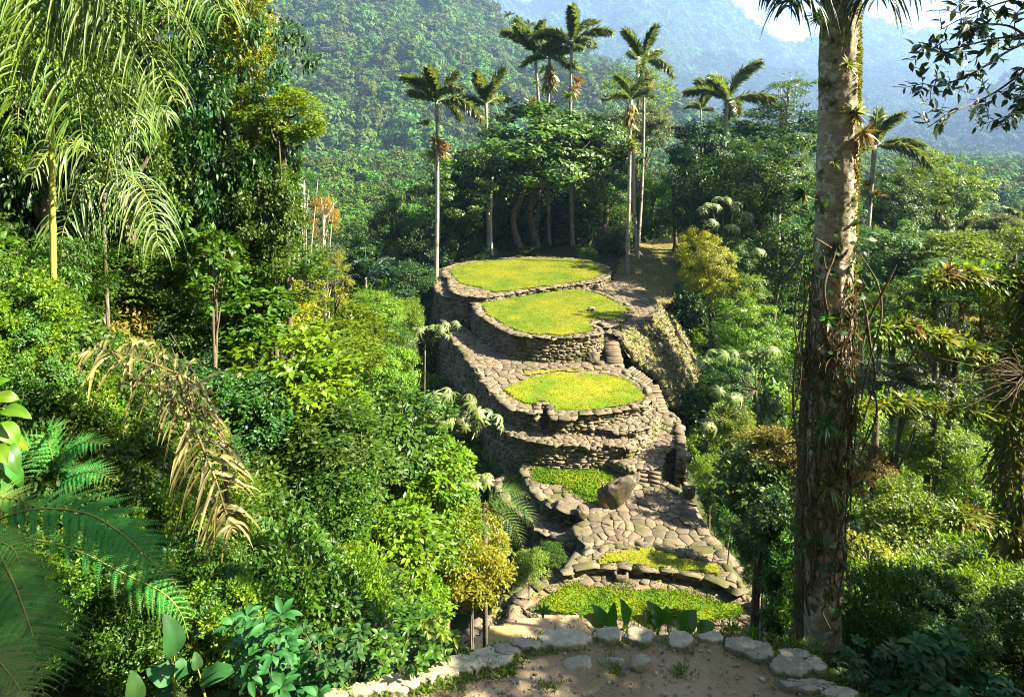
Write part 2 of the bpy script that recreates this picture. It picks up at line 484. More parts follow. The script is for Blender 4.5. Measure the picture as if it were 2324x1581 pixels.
def bark_mat(name, c1, c2, moss=None, mossamt=.4, scale=(8, 8, 2), bump=.7, lichen=None, mscale=1.6, dist=.02):
    m, nt, N, out = new_mat(name)
    co = objco(nt, N, scale); ob = objco(nt, N)
    n1 = noise_tex(nt, N, 1.0, 7, .7, co, .4); n2 = noise_tex(nt, N, mscale, 6, .7, ob); n3 = noise_tex(nt, N, mscale * 3.1, 4, .6, ob, .5)
    c = mixc(nt, N, ramp(nt, N, n1, .35, .65), c1, c2)
    if lichen: c = mixc(nt, N, lich(nt, N, n3, .54, .6, .85), c, lichen)
    if moss: c = mixc(nt, N, lich(nt, N, n2, .62 - mossamt * .3, .68 - mossamt * .25, .95), c, moss)
    b = N('ShaderNodeBsdfPrincipled'); L(nt, c, b.inputs['Base Color']); b.inputs['Roughness'].default_value = .9; b.inputs['Specular IOR Level'].default_value = .2
    bp = N('ShaderNodeBump'); bp.inputs['Strength'].default_value = bump; bp.inputs['Distance'].default_value = dist
    ad = N('ShaderNodeMath', operation='ADD'); L(nt, n1, ad.inputs[0]); L(nt, n3, ad.inputs[1])
    L(nt, ad.outputs[0], bp.inputs['Height']); L(nt, bp.outputs[0], b.inputs['Normal']); L(nt, b.outputs[0], out.inputs[0])
    return m

M = dict(
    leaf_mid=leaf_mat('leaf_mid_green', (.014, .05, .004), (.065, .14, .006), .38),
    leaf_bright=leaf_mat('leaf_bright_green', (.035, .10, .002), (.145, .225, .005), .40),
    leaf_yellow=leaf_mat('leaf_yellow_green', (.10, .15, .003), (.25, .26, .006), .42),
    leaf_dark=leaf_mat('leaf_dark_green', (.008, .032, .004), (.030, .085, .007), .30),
    leaf_grey=leaf_mat('leaf_grey_green', (.05, .075, .025), (.13, .155, .06), .32),
    leaf_olive=leaf_mat('leaf_olive_brown', (.07, .07, .012), (.20, .15, .02), .35),
    leaf_gold=leaf_mat('leaf_golden', (.16, .12, .01), (.34, .25, .02), .4),
    leaf_deep=leaf_mat('leaf_blue_green', (.010, .060, .014), (.036, .125, .028), .28, .55, .25),
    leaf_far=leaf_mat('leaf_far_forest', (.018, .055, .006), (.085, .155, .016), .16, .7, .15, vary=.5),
    leaf_far_shaded=leaf_mat('leaf_far_shaded_forest', (.010, .032, .012), (.035, .075, .028), .12, .7, .12, vary=.4),  # shade of the spur and right flank put into a darker leaf colour
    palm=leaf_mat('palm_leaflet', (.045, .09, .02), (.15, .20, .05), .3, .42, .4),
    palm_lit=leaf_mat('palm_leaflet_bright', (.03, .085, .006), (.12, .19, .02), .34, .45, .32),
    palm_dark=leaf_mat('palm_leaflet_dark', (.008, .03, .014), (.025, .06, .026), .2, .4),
    dry=leaf_mat('dry_frond_straw', (.10, .095, .025), (.23, .205, .06), .3, .5, .4, (.4, .28, .08)),
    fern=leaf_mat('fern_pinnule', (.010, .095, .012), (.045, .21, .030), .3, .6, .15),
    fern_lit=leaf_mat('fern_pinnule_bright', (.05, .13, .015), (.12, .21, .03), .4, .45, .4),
    rachis=leaf_mat('fern_rachis', (.10, .13, .02), (.17, .19, .03), .1, .5, .3),
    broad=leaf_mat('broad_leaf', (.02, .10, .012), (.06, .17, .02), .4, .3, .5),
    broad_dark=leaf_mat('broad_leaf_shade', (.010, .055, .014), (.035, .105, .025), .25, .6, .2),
    brom=leaf_mat('bromeliad_leaf', (.07, .12, .015), (.20, .22, .03), .35, .4),
    brom_red=leaf_mat('bromeliad_rust_leaf', (.13, .05, .02), (.24, .14, .04), .3, .45),
    cecropia=leaf_mat('cecropia_leaf', (.07, .115, .03), (.19, .23, .075), .3, .45),
    moss=leaf_mat('moss_tuft', (.05, .07, .008), (.17, .17, .018), .3, .8, .1),
    stone=stone_mat('wall_stone', (.115, .095, .055), (.235, .195, .12), .45, (.055, .06, .012), .25, 5, .6),
    bank=stone_mat('bank_stone', (.10, .085, .048), (.205, .17, .10), .5, (.09, .095, .022), .3, 4),
    flag=stone_mat('flag_stone', (.095, .074, .047), (.19, .15, .096), .26, (.055, .06, .015), .16, 3.5, .5, .7, .85, (.28, .22, .16)),
    kerb=stone_mat('kerb_stone', (.095, .077, .05), (.19, .153, .10), .4, (.052, .056, .015), .25, 4),
    slab=stone_mat('edging_slab', (.22, .195, .125), (.38, .345, .23), .18, (.08, .10, .02), .3, 7, .7, 2.2, .85, (.46, .43, .31)),
    boulder=stone_mat('boulder_rock', (.06, .046, .03), (.15, .12, .08), .25, (.09, .09, .02), .3, 3, .9, 1.0),
    earth=ground_mat('dark_earth', (.045, .032, .018), (.075, .055, .03), (.035, .045, .012)),
    soil=ground_mat('terrace_soil', (.13, .095, .05), (.19, .14, .075), (.10, .11, .02), 1.2),
    dirt=ground_mat('packed_dirt', (.20, .145, .08), (.33, .25, .15), (.12, .10, .045), 2.2, .7, .02),
    sand=ground_mat('pale_sandy_soil', (.30, .21, .12), (.40, .29, .17), (.2, .17, .06), 1.6, .5, .03),
    forest_floor=ground_mat('forest_floor', (.02, .03, .008), (.035, .05, .012), (.05, .042, .02), .7, .8, .15),
    hill=ground_mat('hill_ground', (.022, .042, .012), (.04, .065, .018), (.03, .05, .014), .05, .8, 1.0),
    far=ground_mat('mountain_forest', (.025, .05, .016), (.05, .08, .026), (.035, .06, .02), .04, 1.0, 8.0),
    lawn=grass_mat('lawn_turf', (.10, .17, .007), (.255, .245, .012), (.20, .15, .04), .35, .3, .4),
    lawn_dry=grass_mat('lawn_turf_dry', (.13, .21, .008), (.32, .29, .012), (.30, .22, .05), .4, .3, .35),
    herb=grass_mat('herb_turf', (.085, .18, .004), (.21, .26, .005), (.16, .14, .02), .8, .35, .2),
    grass=leaf_mat('grass_blade', (.04, .09, .008), (.12, .18, .015), .4, .5),
    path_grass=grass_mat('worn_path', (.14, .14, .03), (.24, .19, .07), (.26, .19, .10), .3, .2, .5),
    bark=bark_mat('tree_bark', (.07, .055, .038), (.15, .12, .085), (.05, .055, .012), .35),
    bark_pale=bark_mat('pale_bark', (.26, .22, .165), (.42, .37, .29), (.10, .10, .03), .2, (6, 6, 3), .6),
    palm_trunk=bark_mat('palm_trunk', (.19, .165, .13), (.34, .30, .24), (.09, .09, .035), .3, (5, 5, 14), .5),
    big_trunk=bark_mat('lichen_trunk', (.18, .14, .09), (.36, .30, .21), (.05, .045, .012), .36, (7, 7, 16), .9, (.46, .43, .33), 3.2, .012),
    vine=bark_mat('vine_bark', (.05, .038, .02), (.115, .09, .05), None, 0, (20, 20, 20), .4),
    cane=bark_mat('cane_stem', (.22, .22, .03), (.32, .31, .06), None, 0, (20, 20, 6), .2),
    wood=bark_mat('grey_wood', (.10, .08, .055), (.2, .165, .12), None, 0, (20, 20, 4), .4),
)
SKY_STRENGTH, SUN_STRENGTH, EXPOSURE, HAZE, HAZE_COL = .055, 5.0, 2.8, .00014, (.36, .58, .97, 1)
DENOISE = True

# ------------------------------------------------------------------ light and air
SUN_EL, SUN_AZ = R(39), R(-11)         # azimuth measured from +X towards +Y
w = bpy.data.worlds.new('World'); S.world = w; w.use_nodes = True
wn = w.node_tree; bg = wn.nodes['Background']
sky = wn.nodes.new('ShaderNodeTexSky'); sky.sky_type = 'NISHITA'; sky.sun_disc = False
sky.sun_elevation = SUN_EL; sky.sun_rotation = R(90) - SUN_AZ; sky.altitude = 1100; sky.air_density = .8; sky.dust_density = 3.0; sky.ozone_density = .6
wn.links.new(sky.outputs[0], bg.inputs[0]); bg.inputs[1].default_value = SKY_STRENGTH
sl = bpy.data.lights.new('sun', 'SUN'); sl.energy = SUN_STRENGTH; sl.angle = R(.5); sl.color = (1, .90, .70)
so = bpy.data.objects.new('sun', sl); COL.objects.link(so)
sdir = Vector((math.cos(SUN_EL) * math.cos(SUN_AZ), math.cos(SUN_EL) * math.sin(SUN_AZ), math.sin(SUN_EL)))
so.rotation_euler = sdir.to_track_quat('Z', 'Y').to_euler(); so.location = sdir * 60

vs = S.view_settings; vs.view_transform = 'Standard'; vs.look = 'None'; vs.exposure = EXPOSURE; vs.gamma = 1; vs.use_curve_mapping = False
cy = S.cycles
cy.max_bounces = 7; cy.diffuse_bounces = 3; cy.glossy_bounces = 2; cy.transmission_bounces = 4; cy.volume_bounces = 0; cy.transparent_max_bounces = 8
cy.caustics_reflective = False; cy.caustics_refractive = False
cy.use_denoising = DENOISE
cy.filter_width = 1.05
cy.denoiser = 'OPENIMAGEDENOISE'; cy.denoising_input_passes = 'RGB_ALBEDO_NORMAL'; cy.denoising_prefilter = 'NONE'
cy.sample_clamp_indirect = 6

def haze():
    mb = MB(); x0, x1, y0, y1, z0, z1 = -6200, 6200, -90, 6600, -170, 985
    v = [(x, y, z) for x in (x0, x1) for y in (y0, y1) for z in (z0, z1)]
    mb.add(v, None, [(0, 1, 3, 2), (4, 6, 7, 5), (0, 4, 5, 1), (2, 3, 7, 6), (0, 2, 6, 4), (1, 5, 7, 3)])
    m, nt, N, out = new_mat('haze_air')
    p = N('ShaderNodeVolumePrincipled'); p.inputs['Color'].default_value = HAZE_COL; p.inputs['Density'].default_value = HAZE; p.inputs['Anisotropy'].default_value = .15
    L(nt, p.outputs[0], out.inputs['Volume'])
    o = mb.build('haze', m); tag(o, 'pale blue morning haze filling the valley air', 'haze', kind='stuff')
if HAZE > 0: haze()

# ------------------------------------------------------------------ terrain
_Yl = [20, 22, 24.3, 28.1, 32.7, 33.7, 35.7, 41.2, 47, 53.4, 57.4, 60.3, 66, 80, 100]
_Xl = [-2.6, -1.6, .4, 2.3, -.6, .4, -.5, -2.4, -4.1, -6.1, -6.4, -6.3, -8, -10, -12]
_Yr = [20, 21.8, 23.5, 24.6, 27, 29.8, 33.1, 36.3, 38, 43, 48, 52, 57, 60, 72, 90]
_Xr = [9.2, 9.4, 8.6, 8.2, 7.9, 7.9, 8.4, 9.2, 9.4, 11, 13.5, 14, 15, 20, 25, 26]
def gz(x, y):
    x = np.asarray(x, float); y = np.asarray(y, float)
    xl = np.interp(y, _Yl, _Xl); xr = np.interp(y, _Yr, _Xr)
    zr = np.interp(y, [5.96, 19.5, 22, 29, 34, 45, 50, 57, 62, 72, 95, 140], [-5.2, -18.2, -18.3, -18.9, -19.0, -19.2, -18.2, -15.2, -14.2, -13.0, -16, -48])
    d = np.maximum(np.maximum(xl - x, x - xr), 0)
    ridge = zr - np.where(d < 9, .85 * d, 7.65 + .25 * (d - 9))
    near = -5.15 - np.where(np.abs(x + .0) < 5, 1.0, .9) * np.maximum(y - 5.96, 0) + np.where(x < 0, np.clip((y - 5.6) / 2, 0, 1) * np.minimum(.95 * np.maximum(-x - 2.2, 0), 7), np.clip((y - 5.6) / 2, 0, 1) * np.minimum(.45 * np.maximum(x - 6 - .12 * y, 0), 6))
    near = np.where(y < 4, near + (4 - y) * .95, near)
    near = np.maximum(near, -27 - .03 * np.abs(x))
    z = np.maximum(np.where(y > 5.96, ridge, -5.15), near)
    z = np.where((y < 5.96) & (y > 4) & (np.abs(x) < 4.6), -5.15, z)
    z = np.maximum(z, np.where(y > 95, -30 - .6 * (y - 95), -100)); z = np.maximum(z, -62 - np.clip((y - 150) * .15, 0, 34))
    far = np.clip((y - 8) / 10, 0, 1)
    return z + far * .5 * vnoise(x, y, 3.1, 3) * np.clip(d / 2, 0, 1)
def axis(dense0, dense1, step, lim0, lim1):
    a = list(np.arange(dense0, dense1 + .01, step)); s = step
    while a[-1] < lim1: s *= 1.22; a.append(a[-1] + s)
    s = step; b = []
    x = dense0
    while x > lim0: s *= 1.22; x -= s; b.append(x)
    return np.array(b[::-1] + a)
def grid_mesh(X, Y, Z, mask=None):
    ny, nx = X.shape; idx = np.arange(nx * ny).reshape(ny, nx)
    q = np.stack([idx[:-1, :-1], idx[:-1, 1:], idx[1:, 1:], idx[1:, :-1]], -1).reshape(-1, 4)
    return np.stack([X, Y, Z], -1).reshape(-1, 3), q
def terrain():
    X, Y = np.meshgrid(axis(-34, 40, .7, -5600, 5600), np.r_[axis(-6, 5.0, .7, -50, -1), np.arange(5.30, 8.6, .22), axis(8.7, 100, .7, 8.7, 6000)])
    v, q = grid_mesh(X, Y, gz(X, Y)); mb = MB(); mb.add(v, None, q)
    tag(mb.build('ground', M['forest_floor'], smooth=True), 'dark forest floor falling away on both sides of the ridge', 'ground', kind='structure')
terrain()

# ------------------------------------------------------------------ stuff: instanced leaf crowns over a surface
def instancer(name, pts, scl, rot, pick, sources, label, cat):
    me = bpy.data.meshes.new(name); me.vertices.add(len(pts)); me.vertices.foreach_set('co', np.asarray(pts, np.float32).ravel())
    for n, t, d, k in (('scl', 'FLOAT_VECTOR', scl, 'vector'), ('rot', 'FLOAT_VECTOR', rot, 'vector'), ('pick', 'INT', pick, 'value')):
        at = me.attributes.new(n, t, 'POINT'); at.data.foreach_set(k, np.asarray(d, np.int32 if t == 'INT' else np.float32).ravel())
    me.update()
    o = bpy.data.objects.new(name, me); COL.objects.link(o)
    src = bpy.data.collections.new(name + '_sources')
    for k, s in enumerate(sources):
        so_ = bpy.data.objects.new('%s_source_%02d' % (name, k), s); src.objects.link(so_)
    ng = bpy.data.node_groups.new(name + '_scatter', 'GeometryNodeTree')
    ng.interface.new_socket('Geometry', in_out='INPUT', socket_type='NodeSocketGeometry')
    ng.interface.new_socket('Geometry', in_out='OUTPUT', socket_type='NodeSocketGeometry')
    A = ng.nodes.new; gi = A('NodeGroupInput'); go = A('NodeGroupOutput'); ip = A('GeometryNodeInstanceOnPoints')
    ci = A('GeometryNodeCollectionInfo'); ci.inputs['Collection'].default_value = src
    ci.inputs['Separate Children'].default_value = True; ci.inputs['Reset Children'].default_value = True
    def na(n, t):
        x = A('GeometryNodeInputNamedAttribute'); x.data_type = t; x.inputs['Name'].default_value = n
        return next(s for s in x.outputs if s.enabled and s.name == 'Attribute')
    lk = ng.links.new
    lk(gi.outputs[0], ip.inputs['Points']); lk(ci.outputs[0], ip.inputs['Instance']); ip.inputs['Pick Instance'].default_value = True
    lk(na('pick', 'INT'), ip.inputs['Instance Index']); lk(na('scl', 'FLOAT_VECTOR'), ip.inputs['Scale'])
    e = A('FunctionNodeEulerToRotation'); lk(na('rot', 'FLOAT_VECTOR'), e.inputs[0]); lk(e.outputs[0], ip.inputs['Rotation'])
    lk(ip.outputs[0], go.inputs[0])
    md = o.modifiers.new('scatter', 'NODES'); md.node_group = ng
    return tag(o, label, cat, kind='stuff')

# ------------------------------------------------------------------ hill and mountains
FOREST = [crown_mesh('forest_crown', M['leaf_far'], 900 + k, clumps=30, per=70, leaf=.145, w=.7, clump_r=.30, flat=.75, low=-.45, lump=.6, fill=.06, layers=(k == 3), shoots=5, puffy=.85) for k in range(5)]
def slope_sheet(name, ridge, Yr, base, Yb, label, cat, mat, nu=150, nv=70, lump=5, seed=0, power=1.0, spur=3.0):
    """A hillside: ridge silhouette given in pixels at distance Yr, falling to a foot line (x,z) at Yb."""
    rp = spline([P(x, y, Yr) for x, y in ridge], nu)
    bp = spline([(x, Yb, z) for x, z in base], nu)
    v = np.linspace(0, 1, nv)[:, None, None]
    S_ = bp[None] * (1 - v) + rp[None] * v
    zz = bp[None, :, 2:] * (1 - v ** power) + rp[None, :, 2:] * v ** power
    S_ = np.concatenate([S_[..., :2], zz], -1)
    m = np.sin(np.clip(v[..., 0], 0, 1) * math.pi) ** .6
    S_[..., 2] += m * (lump * 2 * vnoise(S_[..., 0], S_[..., 1], lump * 7, seed) + lump * .9 * vnoise(S_[..., 0], S_[..., 1], lump * 2.6, seed + 1))
    S_[..., 1] += m * lump * 3 * vnoise(S_[..., 0], S_[..., 2], lump * 8, seed + 2)
    rdg = np.abs(vnoise(S_[..., 0] + .35 * S_[..., 2], S_[..., 2] * .35, lump * 3.2, seed + 4)) + .5 * np.abs(vnoise(S_[..., 0] - .3 * S_[..., 2], S_[..., 2] * .4, lump * 1.4, seed + 5))
    S_[..., 1] += m * lump * spur * rdg
    back = rp + np.array([0, (Yr - Yb) * .5, 0]); back[:, 2] = rp[:, 2] - (Yr - Yb) * .35
    S_ = np.concatenate([S_, back[None]], 0)
    idx = np.arange(S_.shape[0] * nu).reshape(-1, nu)
    q = np.stack([idx[:-1, :-1], idx[:-1, 1:], idx[1:, 1:], idx[1:, :-1]], -1).reshape(-1, 4)
    mb = MB(); mb.add(S_.reshape(-1, 3), None, q)
    tag(mb.build(name, mat, smooth=True), label, cat, kind='structure')
    return S_
FOREST_SHADED = [crown_mesh('forest_crown', M['leaf_far_shaded'], 950 + k, clumps=30, per=60, leaf=.15, w=.7, clump_r=.30, flat=.75, low=-.45, lump=.6, fill=.06, shoots=5, puffy=.85) for k in range(3)]
def forest_on(name, sheet, n, rlo, rhi, label, seed, tall=1.0, upto=None, src=None):
    src = src or FOREST
    g = np.random.default_rng(seed); a, b = sheet.shape[:2]
    a -= 1                                             # not the back side
    u = g.random(n) * (b - 1.001); t = g.random(n) * (a - 1.001) if upto is None else g.uniform(upto[0], upto[1], n) * (a - 1.001)
    i, j = t.astype(int), u.astype(int); fi, fj = (t - i)[:, None], (u - j)[:, None]
    p = (sheet[i, j] * (1 - fi) + sheet[i + 1, j] * fi) * (1 - fj) + (sheet[i, j + 1] * (1 - fi) + sheet[i + 1, j + 1] * fi) * fj
    d = p[:, 1]; px = IW / 2 + p[:, 0] / d * F; py = 300 - p[:, 2] / d * F
    ok = (px > -150) & (px < IW + 150) & (py > -140)
    p = p[ok]; n = len(p)
    r = g.uniform(rlo, rhi, n) * np.where(g.random(n) < .12, 1.6, 1)
    s = np.c_[r, r * g.uniform(.85, 1.15, n), r * g.uniform(.75, 1.25, n) * tall]
    p[:, 2] += s[:, 2] * .45
    rot = np.c_[g.normal(size=(n, 2)) * .12, g.uniform(0, 6.28, n)]
    instancer(name, p, s, rot, g.integers(0, len(src), n), src, label, 'forest')
def valley_forest():
    g = np.random.default_rng(41); n = 9000; d = 85 + 1300 * g.random(n) ** 1.6; x = g.uniform(-.95, .95, n) * d; z = gz(x, d); r = g.uniform(3.4, 6.5, n) * np.clip(d / 200, .55, 2.0)
    ok = ~((d < 110) & (x > -25) & (x < 45)); x, d, z, r = x[ok], d[ok], z[ok], r[ok]; k = len(x)
    instancer('valley_forest', np.c_[x, d, z + r * .4], np.c_[r, r, r * g.uniform(.8, 1.3, k)], np.c_[g.normal(size=(k, 2)) * .12, g.uniform(0, 6.28, k)], g.integers(0, 5, k), FOREST, 'rainforest canopy filling the deep valley floor', 'forest')
valley_forest()
hill = slope_sheet('hill', [(-500, -60), (300, -60), (640, -60), (900, -60), (1060, -15), (1120, 45), (1180, 82), (1260, 122), (1350, 160), (1440, 205), (1560, 290), (1700, 390)], 1300,
                   [(-1150, -90), (-700, -90), (-410, -90), (-205, -90), (-55, -90), (94, -90), (268, -90), (433, -90)], 400,
                   'steep forested hillside rising behind the terraces', 'hill', M['hill'], lump=24, seed=5)
forest_on('forest', hill, 7000, 9.0, 19.0, 'dense rainforest canopy covering the steep hillside', 31)
far = slope_sheet('mountain', [(-900, -45), (500, -45), (1000, -45), (1120, -12), (1180, 16), (1230, 4), (1330, -30), (1500, -30), (1640, -6), (1710, 62), (1770, 100), (1840, 104), (1900, 60), (1970, 40), (2060, 78), (2160, 70), (2330, 40), (2600, -20), (3200, -45)], 4350,
                  [(-2600, -90), (0, -90), (1740, -90), (4000, -90)], 2450, 'pale blue forested mountain wall across the valley', 'mountain', M['far'], spur=8, lump=85, seed=11)
forest_on('mountain_forest', far, 9000, 20, 38, 'hazy forest covering the far mountain wall', 33)
mid = slope_sheet('mountain', [(1300, 330), (1380, 210), (1450, 165), (1560, 140), (1700, 150), (1850, 178), (1960, 165), (2060, 182), (2130, 260), (2200, 330), (2300, 420)], 3400,
                  [(285, -90), (1420, -90), (2210, -90), (2700, -90)], 2130, 'lower hazy mountain spur in front of the far mountain wall', 'mountain', M['far'], spur=6, lump=48, seed=17)
forest_on('spur_forest', mid, 3500, 19, 34, 'hazy forest covering the lower mountain spur', 35, src=FOREST_SHADED)
blue = slope_sheet('mountain', [(1900, 520), (2010, 420), (2080, 330), (2130, 290), (2220, 235), (2330, 190), (2500, 110), (2900, 0)], 2150,
                   [(415, -90), (815, -90), (1300, -90), (2150, -90)], 1200, 'deep blue shaded mountain flank at the right edge of the valley', 'mountain', M['far'], spur=5, lump=28, seed=23)
forest_on('flank_forest', blue, 3500, 13, 25, 'blue shaded forest covering the right mountain flank', 37, src=FOREST_SHADED)

# ------------------------------------------------------------------ stone terraces
from mathutils.geometry import tessellate_polygon
def ccw(p): return p if area(p) > 0 else p[::-1]
def cap(mb, pg, z, dz=.07):
    t = tessellate_polygon([[Vector((a, b, 0)) for a, b in pg]])
    v = np.c_[pg, np.full(len(pg), z - dz)]
    t = np.array(t); a, b, c = v[t[:, 0]], v[t[:, 1]], v[t[:, 2]]
    fl = np.cross(b - a, c - a)[:, 2] < 0
    t[fl] = t[fl][:, ::-1]
    mb.add(v, t, None, .5)
_seed = [100]
def sd(): _seed[0] += 1; return _seed[0]
def terrace(name, label, cat, outline, z, zbot, lawns=(), pave=.8, smooth=1, sl=.36, sh=.12, batter=.14, edge=(.6, .42), lawn_mat='lawn',
            tufts=90, holes_px=(), keep=1.0, stretch=1.25, group='stone terraces on the ridge', kerb_on=True, lawn_edge=.35, wallmat='stone', soil='soil', blade=.09):
    pg = ccw(smooth_poly(poly(outline, z), True, smooth)) if smooth else ccw(poly(outline, z))
    c = pg.mean(0)
    e = empty(name, (c[0], c[1], z), label, cat, group)
    wl = np.vstack([pg, pg[:1]])
    w_ = MB(); stone_wall(w_, wl, z, zbot, sd(), sl, sh, batter)
    w_.build('retaining_wall', M[wallmat], e)
    f_ = MB(); earth_core(f_, wl, z, zbot, batter); cap(f_, pg, z); f_.build('earth_fill', M[soil], e)
    lp = [ccw(smooth_poly(poly(l, z), True, 2)) for l in lawns]
    if pave:
        p_ = MB(); flags(p_, pg, z, sd(), pave * .68, lp, keep=keep, stretch=stretch)
        if p_.n: p_.build('paving', M['flag'], e)
    if kerb_on:
        k_ = MB(); kerb(k_, wl, z + .015, sd(), edge[0] * .95, edge[1] * .8, .05); k_.build('edge_stones', M['kerb'], e)
    for l in lp:
        g_ = MB(); lawn(g_, l, z, sd(), tufts=tufts, edge=lawn_edge, blade=blade); g_.build('lawn', M[lawn_mat], e)
    return e, pg

Z1, Z2, ZW, Z3, ZL0, ZL1, ZP, Z4, ZR_, Z5, Z6, Z7 = -12.9, -13.3, -13.58, -14.9, -15.6, -15.95, -16.65, -17.2, -17.9, -17.2, -17.05, -17.42
t1 = [(1005, 609), (1040, 598), (1100, 589), (1190, 583), (1285, 584), (1345, 592), (1376, 605), (1386, 618), (1376, 633), (1330, 643), (1270, 649), (1215, 657), (1165, 663), (1120, 672), (1096, 675), (1058, 671), (1024, 662), (1020, 645), (1022, 632), (1008, 622)]
l1 = [(1014, 608), (1060, 597), (1110, 590), (1190, 585), (1285, 586), (1340, 594), (1370, 607), (1373, 620), (1355, 632), (1300, 640), (1220, 652), (1160, 660), (1118, 664), (1092, 653), (1050, 646), (1030, 633)]
terrace('stone_terrace', 'uppermost round grass terrace beneath the palms, largest lawn of all', 'terrace', t1, Z1, -15.1, [l1], .8, lawn_mat='lawn', tufts=150, blade=.055)
ta = [(988, 634), (1000, 630), (1018, 632), (1021, 645), (1024, 664), (1060, 672), (1100, 677), (1082, 684), (1040, 679), (1003, 668), (988, 656)]
terrace('stone_ledge', 'narrow paved ledge wrapping the left side of the uppermost lawn', 'ledge', ta, Z1 - .4, -19.4, [], .6, sl=.36)
t2 = [(1073, 690), (1086, 678), (1112, 668), (1150, 661), (1239, 653), (1322, 653), (1366, 664), (1396, 680), (1424, 692), (1436, 702), (1428, 714), (1404, 731), (1384, 741), (1371, 738), (1358, 728), (1342, 734), (1362, 745), (1371, 756), (1330, 763), (1251, 767), (1189, 762), (1150, 751), (1109, 727), (1086, 709)]
l2 = [(1085, 688), (1120, 671), (1165, 663), (1240, 656), (1322, 656), (1362, 666), (1390, 682), (1418, 694), (1426, 702), (1416, 714), (1380, 729), (1356, 722), (1330, 734), (1356, 748), (1325, 758), (1251, 761), (1194, 756), (1158, 746), (1120, 723), (1098, 706)]
terrace('stone_terrace', 'second highest round bright grass terrace with a small rock on it', 'terrace', t2, Z2, -15.05, [l2], .6, smooth=2, lawn_mat='lawn', tufts=190, sl=.34, sh=.115, blade=.055, edge=(.6, .5))
tw = [(1090, 676), (1150, 666), (1240, 651), (1330, 641), (1378, 637), (1440, 642), (1468, 662), (1488, 688), (1495, 702), (1470, 722), (1438, 742), (1394, 757), (1372, 748), (1400, 725), (1405, 690), (1350, 660), (1240, 660), (1150, 672)]
terrace('stone_walkway', 'reddish paved walkway curving round the right of the second lawn', 'walkway', tw, ZW, -15.2, [], .75, smooth=1, edge=(.6, .5))
t3 = [(1004, 724), (1030, 727), (1062, 752), (1127, 800), (1200, 806), (1300, 808), (1404, 808), (1412, 838), (1428, 852), (1457, 867), (1474, 889), (1479, 903), (1463, 916), (1414, 927), (1356, 937), (1300, 939), (1251, 939), (1250, 917), (1221, 916), (1220, 937), (1208, 935), (1168, 928), (1135, 906), (1105, 872), (1071, 826), (1029, 766)]
l3 = [(1143, 882), (1160, 872), (1186, 865), (1228, 850), (1298, 845), (1385, 849), (1430, 863), (1462, 888), (1466, 903), (1414, 921), (1356, 930), (1283, 931), (1252, 928), (1250, 912), (1222, 911), (1218, 920), (1187, 914), (1158, 898)]
l3b = [(1180, 846), (1230, 838), (1330, 838), (1395, 840), (1330, 843), (1240, 845), (1190, 856)]
terrace('stone_terrace', 'middle round yellowish grass terrace with a narrow stair cut in its front wall', 'terrace', t3, Z3, -19.2, [l3, l3b], .75, smooth=0, lawn_mat='lawn_dry', tufts=260, blade=.055, sl=.36, sh=.12, edge=(.6, .5))
tl0 = [(1330, 965), (1420, 950), (1478, 905), (1498, 936), (1462, 978), (1386, 976)]
terrace('stone_ledge', 'small upper stone ledge at the right foot of the middle terrace', 'ledge', tl0, ZL0, -17, [], .5, sl=.3, edge=(.45, .3))
tl1 = [(1120, 955), (1170, 965), (1330, 968), (1440, 960), (1482, 925), (1498, 940), (1450, 1010), (1356, 1010), (1254, 1008), (1208, 1001), (1168, 988), (1138, 972)]
terrace('stone_ledge', 'long low stone ledge below the front wall of the middle terrace', 'ledge', tl1, ZL1, -18.4, [], .5, sl=.32, edge=(.45, .32))
tp = [(1420, 990), (1470, 950), (1480, 925), (1500, 930), (1530, 940), (1543, 966), (1541, 1012), (1512, 1016), (1490, 1062), (1438, 1062), (1408, 1052), (1368, 1030), (1360, 1015), (1440, 1012)]
terrace('stone_walkway', 'paved path passing right of the middle terrace and its ledges', 'walkway', tp, ZP, -18.6, [], .6, edge=(.45, .35), sl=.32)
t4 = [(1188, 1062), (1194, 1056), (1240, 1030), (1330, 1025), (1400, 1050), (1440, 1070), (1420, 1130), (1365, 1165), (1342, 1169), (1300, 1164), (1257, 1149), (1228, 1128), (1204, 1105), (1195, 1080)]
l4 = [(1205, 1066), (1250, 1040), (1330, 1034), (1390, 1056), (1400, 1100), (1370, 1140), (1340, 1145), (1318, 1128), (1290, 1108), (1272, 1095), (1215, 1094)]
terrace('stone_terrace', 'small sunken overgrown terrace left of the standing boulder', 'terrace', t4, Z4, -18.6, [l4], .75, lawn_mat='herb', tufts=330, blade=.10, edge=(.6, .5), sl=.32)
tr = [(1126, 1096), (1150, 1070), (1190, 1050), (1196, 1075), (1202, 1112), (1240, 1160), (1300, 1194), (1310, 1208), (1324, 1240), (1318, 1250), (1268, 1224), (1228, 1198), (1187, 1169), (1152, 1140), (1133, 1120)]
lr = [(1140, 1092), (1175, 1062), (1186, 1080), (1192, 1118), (1170, 1125), (1148, 1108)]
terrace('stone_ramp', 'curved sunken paved ramp left of the sunken overgrown terrace', 'ramp', tr, ZR_, -20.6, [lr], .6, lawn_mat='herb', tufts=150, sl=.32)
t5 = [(1306, 1194), (1336, 1181), (1365, 1160), (1400, 1120), (1442, 1102), (1496, 1092), (1531, 1108), (1558, 1132), (1576, 1180), (1601, 1220), (1634, 1250), (1670, 1278), (1600, 1275), (1530, 1262), (1450, 1244), (1392, 1248), (1345, 1275), (1318, 1272), (1340, 1243), (1310, 1212)]
terrace('stone_walkway', 'broad flagstone platform in front of the standing boulder', 'walkway', t5, Z5, -18.9, [], .68, smooth=1, edge=(.6, .5), stretch=1.2)
